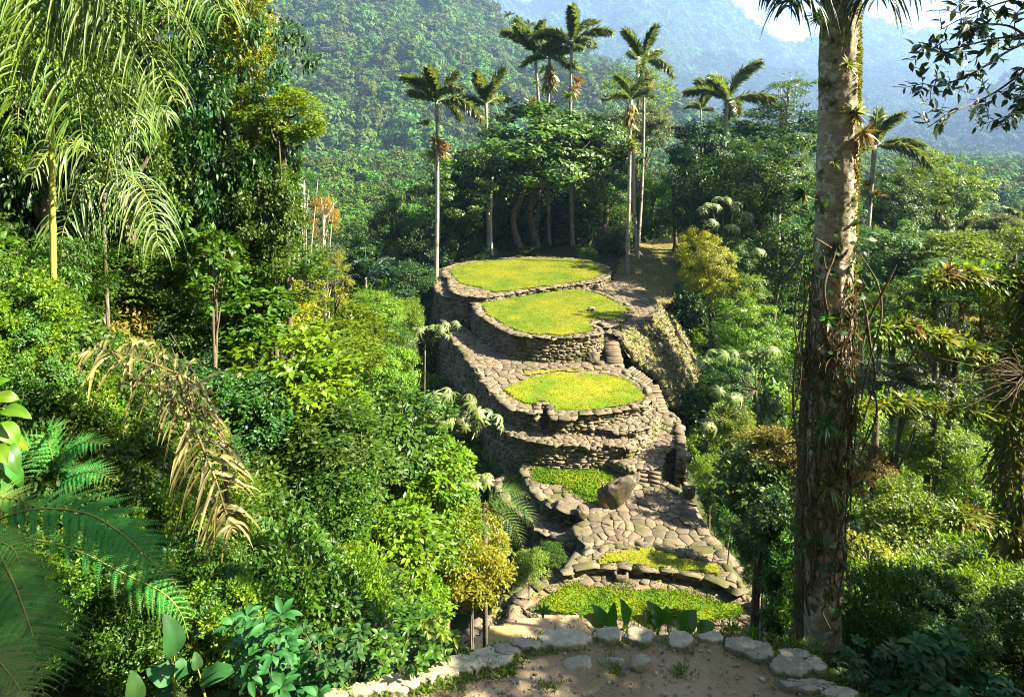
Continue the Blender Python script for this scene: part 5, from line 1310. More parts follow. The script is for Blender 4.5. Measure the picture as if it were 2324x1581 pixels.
B = P(-60, 1200, 5.2); fe = empty('tree_fern', (B[0], B[1], -5.4), 'large tree fern with huge feathery fronds in the lower left corner', 'fern')
mb = MB(); tube(mb, spline([B - (0.1, 0, 1.6), B - (.05, 0, .8), B], 10), .085, 10, .5, .12, np.random.default_rng(1)); mb.build('trunk', M['bark'], fe)
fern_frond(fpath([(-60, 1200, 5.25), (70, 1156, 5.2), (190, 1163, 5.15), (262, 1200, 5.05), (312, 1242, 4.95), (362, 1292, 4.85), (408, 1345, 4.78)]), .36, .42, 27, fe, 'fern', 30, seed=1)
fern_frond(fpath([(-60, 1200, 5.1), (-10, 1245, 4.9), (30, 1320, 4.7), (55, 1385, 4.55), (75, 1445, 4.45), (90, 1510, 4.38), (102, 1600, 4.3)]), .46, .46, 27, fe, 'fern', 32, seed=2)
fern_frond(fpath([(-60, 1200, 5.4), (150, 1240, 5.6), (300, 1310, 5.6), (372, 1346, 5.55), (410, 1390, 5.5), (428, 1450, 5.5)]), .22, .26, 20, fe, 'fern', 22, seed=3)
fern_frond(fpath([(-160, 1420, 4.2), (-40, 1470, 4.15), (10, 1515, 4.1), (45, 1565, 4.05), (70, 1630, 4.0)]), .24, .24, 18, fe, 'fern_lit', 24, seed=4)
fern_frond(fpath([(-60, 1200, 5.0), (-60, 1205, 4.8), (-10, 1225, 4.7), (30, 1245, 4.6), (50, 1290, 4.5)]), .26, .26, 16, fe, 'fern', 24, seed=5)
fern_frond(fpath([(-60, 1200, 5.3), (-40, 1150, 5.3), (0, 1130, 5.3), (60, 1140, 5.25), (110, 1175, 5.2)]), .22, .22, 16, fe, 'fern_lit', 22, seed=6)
B = P(118, 1130, 6.7); fe = empty('tree_fern', (B[0], B[1], float(gz(B[0], B[1])) - .1), 'smaller shaded tree fern behind the large one', 'fern')
mb = MB(); tube(mb, [np.array([B[0], B[1], float(gz(B[0], B[1])) - .1]), B], .05, 8); mb.build('trunk', M['bark'], fe)
for k, pts in enumerate(([(118, 1130), (140, 1050), (190, 1005), (250, 1010)], [(118, 1130), (100, 1050), (60, 1010), (10, 1020)], [(118, 1130), (150, 1090), (210, 1070), (260, 1090)], [(118, 1130), (118, 1040), (110, 985), (160, 955)], [(118, 1130), (70, 1090), (20, 1085), (-20, 1110)])):
    fern_frond(fpath([(x, y, 6.7 - .12 * j) for j, (x, y) in enumerate(pts)]), .26, .26, 18, fe, 'fern', 18, seed=10 + k)
B = P(1100, 1150, 16); fe = empty('tree_fern', (B[0], B[1], float(gz(B[0], B[1])) - .1), 'sunlit tree fern leaning out over the sunken ramp', 'fern')
mb = MB(); tube(mb, [np.array([B[0], B[1], float(gz(B[0], B[1])) - .1]), B], .07, 8); mb.build('trunk', M['bark'], fe)
for k, pts in enumerate(([(1100, 1150), (1150, 1140), (1195, 1160), (1215, 1200)], [(1100, 1150), (1140, 1165), (1170, 1200), (1190, 1250)], [(1100, 1150), (1130, 1120), (1165, 1115), (1205, 1130)], [(1100, 1150), (1075, 1130), (1050, 1140), (1030, 1170)])):
    fern_frond(fpath([(x, y, 16 - .2 * j) for j, (x, y) in enumerate(pts)]), .36, .36, 16, fe, 'fern_lit', 12, seed=20 + k)
B = P(2310, 1480, 6.4); fe = empty('tree_fern', (B[0], B[1], -5.3), 'small fern at the right picture edge below the mossy tree', 'fern')
for k, pts in enumerate(([(2310, 1480), (2260, 1450), (2210, 1470), (2190, 1500)], [(2310, 1480), (2280, 1420), (2230, 1400), (2190, 1420)], [(2310, 1480), (2330, 1420), (2370, 1410), (2400, 1440)], [(2310, 1480), (2270, 1500), (2240, 1535), (2230, 1570)])):
    fern_frond(fpath([(x, y, 6.4 - .1 * j) for j, (x, y) in enumerate(pts)]), .16, .16, 16, fe, 'fern_lit', 14, seed=30 + k)
mb = MB(); tube(mb, [P(2312, 1560, 6.4), B], .03, 8); mb.build('trunk', M['bark'], fe)

# ------------------------------------------------------------------ near palm fronds
def palm_leaf(mb, path, ll, lr, w, n, droop=.6, fwd=.6, seed=0, rib=None, face=None, jit=.24, miss=.04):
    g = np.random.default_rng(seed + 300); p = spline(path, 50); tan = norm(np.gradient(p, axis=0))
    if rib is not None: tube(rib, p, np.linspace(.022, .004, 50), 6, .6)
    for k in range(n):
        t = .08 + .92 * (k + .5) / n; i = min(int(t * 49), 49); prof = math.sin(math.pi * min(1, .18 + .8 * t)) ** .6
        nrm = norm((-norm(p[i]) * .7 + np.array([0, 0, .8])) if face is None else face)
        for sg, L0 in ((1, ll), (-1, lr)):
            if L0 <= 0 or g.random() < miss: continue
            L_ = L0 * prof * g.uniform(.75, 1.12); s = norm(np.cross(nrm, tan[i])) * sg
            d = norm(s + tan[i] * fwd + nrm * .25 + g.normal(size=3) * jit)
            u = np.linspace(0, 1, 7)[:, None]; dr = droop * g.uniform(.6, 1.3)
            q = p[i] + d * u * L_ * (1 - .25 * u) - np.array([0, 0, 1]) * dr * u ** 2.1 * L_
            tq = norm(np.gradient(q, axis=0)); sd_ = norm(np.cross(tq, nrm + .35 * g.normal(size=3))); ww = (w * np.array([.45, .9, 1, .95, .8, .5, .04]) * .5)[:, None] * g.uniform(.7, 1.2)
            up = norm(np.cross(sd_, tq)) * ww * .5
            v = np.concatenate([q - sd_ * ww + up, q, q + sd_ * ww + up]); a = np.arange(6)
            mb.add(v, None, np.concatenate([np.stack([a, a + 1, a + 8, a + 7], 1), np.stack([a + 7, a + 8, a + 15, a + 14], 1)]), g.random())
def near_palm_frond(parent, path, ll, lr, w, n, mat, ribmat='rachis', **k):
    mb, rb = MB(), MB(); palm_leaf(mb, fpath(path), ll, lr, w, n, rib=rb, **k)
    f = mb.build('frond', M[mat], parent); rb.build('frond_rib', M[ribmat], f); return f
a0 = P(450, 905, 7)
fe = empty('dry_palm_frond', a0, 'arching straw-coloured dead palm frond draped over the left shrubs', 'palm frond')
near_palm_frond(fe, [(470, 900, 7.2), (435, 865, 7.05), (380, 838, 7), (310, 812, 6.95), (240, 795, 6.9), (175, 800, 6.9)], .6, .72, .034, 34, 'dry', 'dry', droop=.7, fwd=.35, seed=1, jit=.42, miss=.15)
a0 = P(440, 900, 6.8)
fe = empty('dry_palm_frond', a0, 'hanging straw-coloured dead palm frond fanning downward at the left', 'palm frond')
near_palm_frond(fe, [(405, 850, 6.9), (430, 940, 6.8), (460, 1015, 6.7), (490, 1090, 6.6), (512, 1160, 6.55), (528, 1205, 6.5)], .66, .66, .034, 44, 'dry', 'dry', droop=.55, fwd=.75, seed=2, jit=.40, miss=.15)
mb = MB(); q_ = P(470, 900, 7.2); tube(mb, spline([q_, q_ + (.12, .05, -.5), np.array([q_[0] + .18, q_[1] + .1, float(gz(q_[0] + .18, q_[1] + .1)) - .1])], 14), np.linspace(.016, .03, 14), 7); mb.build('stalk', M['vine'], fe, True)
B = P(118, 1020, 8.6); zb = float(gz(B[0], B[1])) - .2
fe = empty('slender_palm', (B[0], B[1], zb), 'slender palm with a straight yellow-green ringed stem at the upper left', 'palm')
st = [P(116, -60, 8.6), P(117, 300, 8.6), P(121, 700, 8.6), np.array([B[0], B[1], zb])]
mb = MB(); sp_ = spline(st, 90); tube(mb, sp_, (np.linspace(.026, .05, 90)) * (1 + .13 * (np.arange(90) % 5 == 0)), 12, .5); mb.build('stem', M['cane'], fe, True)
PF = [[(116, -60), (230, -75), (345, -15), (440, 95)], [(116, -50), (225, 0), (325, 95), (400, 235)], [(116, -40), (200, 70), (265, 200), (300, 330)], [(116, -70), (300, -130), (450, -70), (510, 40)],
      [(116, -50), (50, -20), (-20, 80), (-60, 200)], [(116, -50), (80, 40), (50, 160), (40, 290)], [(116, -70), (180, -60), (240, 10), (280, 120)], [(116, -60), (130, 60), (170, 190), (190, 330)], [(116, -60), (20, -60), (-70, 0), (-120, 90)]]
for k, pts in enumerate(PF):
    near_palm_frond(fe, [(x, y, 8.6 - .25 * j * (1 if k % 2 else .3)) for j, (x, y) in enumerate(pts)], .78, .78, .027, 40, 'palm_lit', droop=.95, fwd=.55, seed=10 + k)
B = P(238, 640, 11.4); zb = float(gz(B[0], B[1])) - .2
fe = empty('drooping_palm', (B[0], B[1], zb), 'young palm with long drooping leaflets at the middle of the left forest edge', 'palm')
mb = MB(); tube(mb, spline([np.array([B[0], B[1], zb]), P(236, 520, 11.4), P(240, 420, 11.4)], 20), np.linspace(.035, .03, 20), 10); mb.build('stem', M['bark'], fe, True)
for k, pts in enumerate(([(240, 420), (200, 340), (130, 330), (70, 400)], [(240, 420), (290, 400), (340, 460), (360, 560)], [(240, 420), (190, 420), (150, 500), (130, 600)], [(240, 420), (260, 310), (320, 250), (390, 260)])):
    near_palm_frond(fe, [(x, y, 11.4 - .3 * j) for j, (x, y) in enumerate(pts)], .8, .8, .028, 34, 'palm', droop=1.0, fwd=.55, seed=40 + k)

# ------------------------------------------------------------------ the big foreground trunk, its crown, vines and bromeliads
YT = 6.1
tp_ = [(1869, 1505), (1868, 1400), (1869, 1250), (1876, 1000), (1886, 750), (1896, 500), (1903, 250), (1906, 0), (1907, -260)]
trunk_path = spline([P(x, y, YT) for x, y in tp_], 260)
def big_trunk():
    e = empty('palm_tree', trunk_path[0], 'big lichen-spotted palm trunk standing in the right foreground', 'palm')
    g = np.random.default_rng(8); n, s = 260, 56; t = np.linspace(0, 1, n)
    r = .162 + .020 * np.sin(t * 3.2) + .05 * np.exp(-t * 26) - .01 * (t > .9); a = np.linspace(0, 2 * math.pi, s, endpoint=False)
    u = np.array([1.0, 0, 0]); w_ = np.array([0, 1.0, 0]); A, Tt = np.meshgrid(a, t)
    dz = trunk_path[:, 2][:, None] * np.ones((1, s))
    rr = r[:, None] * (1 + .05 * vnoise(np.cos(A) * 1.2 + 5, dz + np.sin(A) * .7, .35, 4) * 2 + .035 * vnoise(A * 2.0, dz, .09, 5) * 2 + .012 * np.sin(dz * 44 + 2 * vnoise(A, dz, .5, 6)))
    v = trunk_path[:, None] + rr[..., None] * (np.cos(A)[..., None] * u + np.sin(A)[..., None] * w_)
    i = np.arange(n - 1)[:, None]; j = np.arange(s)[None]; j2 = (j + 1) % s
    q = np.stack([i * s + j, i * s + j2, (i + 1) * s + j2, (i + 1) * s + j], -1).reshape(-1, 4)
    mb = MB(); mb.add(v.reshape(-1, 3), None, q); mb.build('trunk', M['big_trunk'], e, True)
    # moss tufts down the sunny side
    mb = MB(); m = 9000; z = g.uniform(-1.9, 1.6, m); an = g.normal(-.45, .40, m); i = np.clip(np.searchsorted(trunk_path[:, 2], z), 0, n - 1)
    keep = vnoise(an * 2, z, .22, 9) > .05; an, z, i = an[keep], z[keep], i[keep]; m = len(z)
    o = np.stack([np.cos(an), np.sin(an), np.zeros(m)], 1); pos = trunk_path[i] + o * (r[i] * 1.0)[:, None]; pos[:, 2] = z
    scatter(mb, leaf_tpl('simple', .5), pos, norm(o + .6 * g.normal(size=(m, 3)) + (0, 0, -.5)), g.normal(size=(m, 3)), g.uniform(.012, .038, m), g.random(m)); mb.build('moss', M['moss'], e)
    for k, pts in enumerate(([(1906, -250), (1840, -130), (1780, -65), (1725, -35)], [(1906, -240), (1850, -90), (1815, -30), (1790, 20)], [(1906, -250), (1985, -140), (2050, -75), (2110, -50)], [(1906, -240), (1950, -110), (1975, -40), (1990, 0)], [(1906, -260), (1830, -260), (1740, -180), (1690, -90)], [(1906, -260), (1990, -280), (2080, -200), (2140, -110)], [(1906, -260), (1890, -380), (1860, -420), (1800, -420)], [(1906, -260), (1930, -380), (1990, -420), (2050, -400)])):
        dd = (-1 if k % 2 else 1) * .12
        near_palm_frond(e, [(x, y, YT + dd * j) for j, (x, y) in enumerate(pts)], .48, .48, .024, 34, 'palm_dark', droop=.75, fwd=.5, seed=60 + k)
    for k in range(6):       # fronds behind and in front, above the picture
        aa = k * 1.05 + .4; d = np.array([math.cos(aa), math.sin(aa), 0]); c = trunk_path[-1]
        mb, rb = MB(), MB(); palm_leaf(mb, [c, c + d * .8 + (0, 0, .5), c + d * 1.7 + (0, 0, .55), c + d * 2.5 + (0, 0, .1)], .6, .6, .035, 34, .7, .5, 80 + k, rb, (0, 0, 1)); f = mb.build('frond', M['palm_dark'], e); rb.build('frond_rib', M['rachis'], f)
big_trunk()
def vines():
    g = np.random.default_rng(15); e = empty('climbing_vines', trunk_path[0] - (.2, 0, 0), 'tangle of brown climbing vines and rootlets wrapped round the lower big trunk', 'vines')
    mb = MB()
    for k in range(120):
        z0 = g.uniform(-4.9, -2.2); z1 = min(z0 + g.uniform(.8, 3.0), -1.2 + g.normal() * .25); n = 26; z = np.linspace(z0, z1, n); a = g.uniform(0, 6.28) + np.cumsum(g.normal(size=n) * .16) + np.linspace(0, g.normal() * 1.2, n)
        i = np.clip(np.searchsorted(trunk_path[:, 2], z), 0, 259); off = .18 + .012 * g.random() + np.abs(np.cumsum(g.normal(size=n)) * .006) + (.05 * g.random() if k % 3 == 0 else 0)
        p = trunk_path[i] + np.stack([np.cos(a) * off, np.sin(a) * off, np.zeros(n)], 1); p[:, 2] = z
        tube(mb, spline(p[::2], 40), g.uniform(.003, .011) * np.linspace(1.1, .2, 40), 5, g.random())
    for pts, r_ in (([(1866, 560), (1880, 620), (1935, 640), (1960, 690), (1975, 780), (1985, 860), (1960, 950)], .012), ([(1920, 500), (1890, 590), (1870, 660), (1890, 760), (1900, 880)], .013), ([(1850, 540), (1905, 575), (1940, 600)], .012), ([(2035, 600), (2010, 650), (1975, 720), (1955, 800)], .011),
                    ([(1940, 560), (1990, 640), (2000, 720), (1970, 830), (1950, 930)], .009), ([(1840, 640), (1815, 760), (1800, 900), (1812, 1050), (1800, 1150)], .011), ([(1822, 600), (1802, 720), (1818, 840), (1795, 960)], .008), ([(1965, 820), (1990, 930), (1962, 1010), (1940, 1060)], .009), ([(1755, 1020), (1790, 1005), (1830, 1000)], .010), ([(1860, 1000), (1890, 1005), (1905, 1025)], .010), ([(1935, 1010), (1960, 1000), (1975, 960)], .008)):
        tube(mb, spline([P(x, y, YT - .2 + .06 * g.normal()) for x, y in pts], 50), r_ * (.25 + .75 * np.sin(np.linspace(0, math.pi, 50)) ** .6), 6, g.random())
    mb.build('stems', M['vine'], e)
    mb = MB(); m = 2600; z = g.uniform(-4.5, -1.35, m) ; a = g.uniform(0, 6.28, m); i = np.clip(np.searchsorted(trunk_path[:, 2], z), 0, 259); off = .18 + np.abs(g.normal(size=m)) * .05
    p = trunk_path[i] + np.stack([np.cos(a) * off, np.sin(a) * off, np.zeros(m)], 1); p[:, 2] = z
    scatter(mb, leaf_tpl('long', .07), p, norm(g.normal(size=(m, 3)) * np.array([.7, .7, .4]) + (0, 0, -.9)), g.normal(size=(m, 3)), g.uniform(.04, .16, m), g.random(m)); mb.build('rootlets', M['rootlet'], e)
    mb = MB(); m = 520; z = g.uniform(-4.7, -.6, m); a = g.uniform(0, 6.28, m); i = np.clip(np.searchsorted(trunk_path[:, 2], z), 0, 259); off = .20 + np.abs(g.normal(size=m)) * .08
    p = trunk_path[i] + np.stack([np.cos(a) * off, np.sin(a) * off, np.zeros(m)], 1); p[:, 2] = z
    scatter(mb, leaf_tpl('broad', .6), p, norm(g.normal(size=(m, 3)) + (0, 0, -.6)), norm(np.stack([np.cos(a), np.sin(a), .6 + 0 * a], 1)), g.uniform(.03, .095, m), g.random(m)); mb.build('leaves', M['leaf_deep'], e)
M['rootlet'] = leaf_mat('hanging_rootlet', (.05, .032, .015), (.13, .085, .04), .15, .8, .1)
vines()
def second_trunk():
    p = spline([P(x, y, 6.75) for x, y in ((1834, 1470), (1834, 1250), (1838, 1050), (1848, 850), (1860, 700))], 60); g = np.random.default_rng(4)
    e = empty('dark_tree', p[0], 'dark moss-blackened trunk close behind the left of the big palm trunk', 'tree'); mb = MB(); tube(mb, p, np.linspace(.155, .11, 60), 16, .5, .05, g); mb.build('trunk', M['bark'], e, True)
    mb = MB(); m = 1500; i = g.integers(0, 60, m); o = norm(g.normal(size=(m, 3)) * np.array([1, 1, .1])); scatter(mb, leaf_tpl('long', .12), p[i] + o * .15 + np.c_[np.zeros((m, 2)), g.normal(size=m) * .03], norm(o + (0, 0, -1.0)), g.normal(size=(m, 3)), g.uniform(.03, .12, m), g.random(m)); mb.build('rootlets', M['rootlet'], e)
second_trunk()
def bromeliad(label, px, py, Y, rpx, mat='brom', axis_=(0, -.6, .8), seed=0, group='bromeliads on the trees', n=30):
    c = P(px, py, Y); g = np.random.default_rng(seed + int(px)); e = empty('bromeliad', c, label, 'bromeliad', group)
    mb = MB(); rosette(mb, c, rpx * Y / F, n, g, axis_, .085); mb.build('leaves', M[mat], e)
    mb = MB(); m = 40; scatter(mb, leaf_tpl('long', .1), c + g.normal(size=(m, 3)) * .01, norm(g.normal(size=(m, 3)) + (0, 0, -1.4)), g.normal(size=(m, 3)), rpx * Y / F * g.uniform(.4, .9, m), g.random(m)); mb.build('dead_leaves', M['dry'], e)
for k, (lab, x, y, r_, m_, ax_) in enumerate((
    ('bright yellow bromeliad high on the sunny front of the big trunk', 1924, 148, 26, 'brom', (.1, -.8, .6)),
    ('large bromeliad with green upright leaves on the sunny edge of the big trunk', 1942, 258, 40, 'brom', (.6, -.5, .6)),
    ('rusty dried bromeliad drooping under the large one', 1956, 300, 40, 'brom_red', (.9, -.4, -.1)),
    ('tiny golden bromeliad in the middle of the big trunk', 1893, 368, 17, 'brom', (-.1, -.9, .4)),
    ('dark bromeliad perched on the shaded left of the big trunk', 1826, 440, 36, 'broad_dark', (-.8, -.4, .5)),
    ('dark green bromeliad at the top left edge of the big trunk', 1860, 40, 26, 'broad_dark', (-.8, -.5, .5)),
    ('small star-shaped bromeliad on the vine-wrapped trunk, uppermost of its dark half', 1876, 724, 24, 'broad', (0, -.9, .3)),
    ('wide star-shaped bromeliad halfway down the vine-wrapped trunk', 1872, 962, 36, 'broad', (0, -.9, .3)),
    ('drooping bromeliad with straw leaves low on the vine-wrapped trunk', 1880, 1100, 40, 'brom', (.1, -.9, .1)),
    ('small bromeliad on the right edge of the vine-wrapped trunk', 1932, 1172, 26, 'broad', (.7, -.6, .3)),
    ('green bromeliad on the right edge of the vine-wrapped trunk, above the lowest', 1928, 1040, 24, 'broad', (.8, -.5, .3)))):
    bromeliad(lab, x, y, YT - .21, r_, m_, ax_, k)
# ------------------------------------------------------------------ mossy tree on the right
def mossy_tree():
    g = np.random.default_rng(21); Y0 = 9.0
    tk = spline([P(2318, 1640, Y0), P(2312, 1300, Y0), P(2304, 1000, Y0), P(2326, 760, Y0), P(2400, 560, Y0), P(2480, 420, Y0)], 50); b = tk[0].copy(); b[2] = float(gz(b[0], b[1])) - .2
    e = empty('mossy_tree', b, 'dark mossy tree at the right edge carrying bromeliad-covered boughs', 'tree')
    mb = MB(); tube(mb, np.vstack([b, tk]), np.linspace(.22, .14, 51), 12, .5, .1, g); mb.build('trunk', M['bark'], e, True)
    boughs = [([(2308, 950), (2200, 938), (2080, 918), (1990, 925), (1935, 945)], 'long', 26), ([(2312, 800), (2220, 800), (2130, 770), (2050, 745), (1990, 752)], 'upper', 16), ([(2306, 1200), (2250, 1185), (2200, 1175), (2165, 1180)], 'stub', 9), ([(2330, 640), (2250, 640), (2180, 625), (2100, 640)], 'top', 8)]
    for k, (pts, nm, nb) in enumerate(boughs):
        p = spline([P(x, y, Y0 - .12 * j) for j, (x, y) in enumerate(pts)], 40); mb = MB(); tube(mb, p, np.linspace(.085, .022, 40), 8, .5, .14, g); bo = mb.build('bough', M['bark'], e, True)
        m = 1500; i = g.integers(0, 40, m); o = norm(g.normal(size=(m, 3))); mb = MB()
        scatter(mb, leaf_tpl('simple', .45), p[i] + o * g.uniform(.03, .12, m)[:, None], norm(o + (0, 0, -.55)), g.normal(size=(m, 3)), g.uniform(.02, .09, m), g.random(m)); mb.build('moss', M['moss'], bo)
        m = 900; i = g.integers(0, 40, m); o = norm(g.normal(size=(m, 3))); mb = MB(); scatter(mb, leaf_tpl('broad', .5), p[i] + o * g.uniform(.05, .22, m)[:, None] + (0, 0, .02), norm(o + (0, 0, -.3)), norm(g.normal(size=(m, 3)) * .5 + (0, -.3, .9)), g.uniform(.04, .10, m), g.random(m)); mb.build('creeper_leaves', M['leaf_bright'], bo)
        for j in range(nb):
            t = g.random(); q = p[int(t * 39)] + np.array([0, -.03, .05]); rp = g.uniform(20, 40) * (1.25 if nm == 'stub' else 1)
            px, py = IW / 2 + q[0] / (q[1] * _cp - q[2] * _sp) * F, CY - (q[2] * _cp + q[1] * _sp) / (q[1] * _cp - q[2] * _sp) * F
            bromeliad({'long': 'yellow-green bromeliad in the row along the long mossy bough', 'upper': 'yellow-green bromeliad in the row along the upper mossy bough', 'stub': 'bromeliad crowded on the short mossy bough stub', 'top': 'bromeliad half lost in the leaves of the topmost mossy bough'}[nm], px, py, q[1], rp, ('brom', 'brom', 'leaf_yellow', 'brom_red')[int(g.integers(0, 4))], (g.normal() * .3, -.3, .9), 100 * k + j, 'bromeliads on the ' + nm + ' mossy bough', 24)
    for nm, mt, m, ln in (('moss', 'moss', 3500, .09), ('hanging_roots', 'rootlet', 700, .3), ('leaves', 'leaf_mid', 5200, .075)):
        i = g.integers(0, 50, m); o = norm(g.normal(size=(m, 3)) * np.array([1, 1, .3])); mb = MB()
        scatter(mb, leaf_tpl('long' if nm != 'leaves' else 'broad', .1 if nm == 'hanging_roots' else .45), tk[i] + o * g.uniform(.14, .34, m)[:, None] + np.c_[np.zeros((m, 2)), g.normal(size=m) * .08], norm(o * (.3 if nm == 'hanging_roots' else 1) + (0, 0, -.8)), g.normal(size=(m, 3)), ln * g.uniform(.4, 1.2, m), g.random(m)); mb.build(nm, M[mt], e)
    for k, (x0, y0) in enumerate(((2200, 855), (2250, 820), (2290, 860), (2230, 900))):      # bare twiggy tangle
        mb = MB()
        for _ in range(12):
            a = P(2324, 850, Y0 - .3); b_ = P(x0 + g.normal() * 40, y0 + g.normal() * 40, Y0 - .5 + g.normal() * .2); tube(mb, spline([a, (a + b_) / 2 + g.normal(size=3) * .12, b_], 12), np.linspace(.006, .0015, 12), 5)
        mb.build('twigs', M['vine'], e)
mossy_tree()
# ------------------------------------------------------------------ overhanging branch, upper right
def overhang():
    g = np.random.default_rng(31); Y0 = 4.9; b = np.array([5.9, 4.6, float(gz(5.9, 4.6)) - .2])
    e = empty('overhanging_tree', b, 'dark leafy branch hanging into the upper right corner', 'tree')
    top = P(2560, 40, Y0); mb = MB(); tube(mb, spline([b, (b + top) / 2 + (.3, 0, .2), top], 20), np.linspace(.16, .07, 20), 10, .5, .05, g); mb.build('trunk', M['bark'], e, True)
    mb = MB(); tube(mb, spline([top, top + (1.4, -.8, 2.6), np.array([10.3, 1.8, 7.4])], 16), np.linspace(.075, .05, 16), 10, .5, .05, g); mb.build('limb', M['bark'], e, True)
    o = bpy.data.objects.new('crown', crown('coarse', 'leaf_dark', 0)); COL.objects.link(o); o.parent = e; o.location = tuple(np.array([10.5, 1.5, 8.0]) - b); o.scale = (1.3, 1.2, 1.1)  # unseen crown, placed and sized to half-shade the ferns
    tw = [[(2560, 40), (2400, 70), (2260, 88), (2150, 112), (2085, 96)], [(2400, 70), (2300, 110), (2210, 165), (2130, 195), (2095, 190)], [(2450, 60), (2340, 150), (2250, 215), (2160, 255), (2105, 290)], [(2560, 40), (2420, -10), (2300, 0), (2200, 35), (2130, 70)], [(2440, 100), (2380, 190), (2330, 230), (2290, 262)], [(2480, -40), (2350, -40), (2250, -30), (2190, 0)], [(2500, 60), (2420, 140), (2370, 180), (2320, 190)], [(2340, 90), (2290, 60), (2230, 55), (2180, 60)]]
    mt = MB(); ml = MB()
    for k, t in enumerate(tw):
        p = spline([P(x, y, Y0 + .1 * g.normal()) for x, y in t], 40); tube(mt, p, np.linspace(.012, .003, 40), 5)
        for c in range(15):
            i = int(g.integers(10, 40)); q0 = p[i]; dd = norm(g.normal(size=3) + (-.3, 0, -.2)); q1 = q0 + dd * g.uniform(.08, .22); tube(mt, spline([q0, q1], 6), np.linspace(.004, .0015, 6), 4)
            m = int(g.integers(4, 9)); s = np.linspace(.2, 1, m)[:, None]; pos = q0 + (q1 - q0) * s; sg = np.where(np.arange(m) % 2, 1, -1)[:, None]
            d = norm(dd * .8 + np.cross(dd, (0, 1, .2)) * sg * .9 + .35 * g.normal(size=(m, 3)))
            scatter(ml, leaf_tpl('broad', .42), pos, d, norm(g.normal(size=(m, 3)) * .5 + (0, -.4, 1)), g.uniform(.055, .10, m), g.random(m))
    mt.build('twigs', M['bark'], e); ml.build('leaves', M['leaf_ov'], e)
M['leaf_ov'] = leaf_mat('overhanging_leaf', (.010, .030, .012), (.035, .075, .028), .22, .3, .6)
overhang()
# ------------------------------------------------------------------ umbrella-leaved trees
def cecropia(label, base, hub, tips, Y, rpx, mat='cecropia'):
    g = np.random.default_rng(int(hub[0])); B = P(base[0], base[1], Y); B[2] = min(float(gz(B[0], B[1])), B[2]) - .2; H = P(hub[0], hub[1], Y)
    e = empty('cecropia', B, label, 'tree', 'umbrella-leaved pale trees'); mb = MB(); r0 = max(.008, 2.0 * Y / F)
    tube(mb, spline([B, (B + H) / 2 + (.1, 0, 0), H], 14), np.linspace(r0 * 1.6, r0, 14), 7, .5, .03, g); R_ = rpx * Y / F
    for x, y in tips:
        t = P(x, y, Y + g.normal() * .04 * Y * .3); m = (H + t) / 2 - np.array([0, 0, .15 * np.linalg.norm(t - H)]); tube(mb, spline([H, m, t], 10), np.linspace(r0 * .8, r0 * .35, 10), 6)
        lm = MB()
        for k in range(int(g.integers(3, 6))):
            a = g.uniform(0, 6.28); el = g.uniform(-.15, .8); d = np.array([math.cos(a) * math.cos(el), math.sin(a) * math.cos(el), math.sin(el)]); c = t + d * R_ * g.uniform(.7, 1.5)
            tube(lm, [t, c], r0 * .2, 4, .9, cap=False); nl = 8; az = np.linspace(0, 6.28, nl, endpoint=False) + g.random(); ax_ = norm(d * .8 + (0, -.3, .7)); x_ = norm(np.cross(ax_, (.3, 1, .1))); y_ = np.cross(ax_, x_)
            dl = norm(np.cos(az)[:, None] * x_ + np.sin(az)[:, None] * y_ - .3 * ax_ - np.array([0, 0, .2])); scatter(lm, leaf_tpl('long', .21), np.tile(c, (nl, 1)), dl, np.tile(ax_, (nl, 1)), R_ * g.uniform(.9, 1.4, nl), g.random())
        lm.build('leaf_cluster', M[mat], e)
    mb.build('trunk', M['bark'], e, True)
cecropia('pale umbrella-leaved tree standing against the dark left terrace walls', (1010, 1130), (1012, 970), [(985, 915), (1003, 893), (1032, 900), (1060, 912), (1085, 940), (1112, 962), (1045, 950), (1062, 978), (1000, 945)], 17.5, 22)
cecropia('small umbrella-leaved tree poking out toward the upper left walls', (940, 830), (965, 775), [(975, 748), (1003, 742), (1032, 736), (950, 752), (930, 770), (1000, 765)], 33, 13)
cecropia('umbrella-leaved sapling among big leaves nearest the sunken ramp', (1000, 1200), (1010, 1120), [(985, 1080), (1040, 1085), (1075, 1100), (1100, 1090), (1030, 1110)], 17.8, 22)
cecropia('umbrella-leaved tree with curved bare branches left of the big trunk', (1745, 1050), (1716, 885), [(1624, 800), (1609, 826), (1655, 806), (1715, 808), (1740, 800), (1622, 886), (1596, 962), (1690, 840), (1660, 900)], 18.5, 21)
cecropia('pale umbrella-leaved crown high in the shaded trees right of the path', (1640, 640), (1645, 560), [(1590, 480), (1615, 470), (1640, 455), (1665, 470), (1690, 490), (1610, 510), (1700, 600), (1720, 575), (1660, 520)], 52, 15)
cecropia('umbrella-leaved sapling on the slope beyond the yellow-green bushes', (1690, 830), (1690, 760), [(1650, 720), (1680, 705), (1710, 710), (1735, 730), (1670, 740), (1630, 745)], 42, 15)
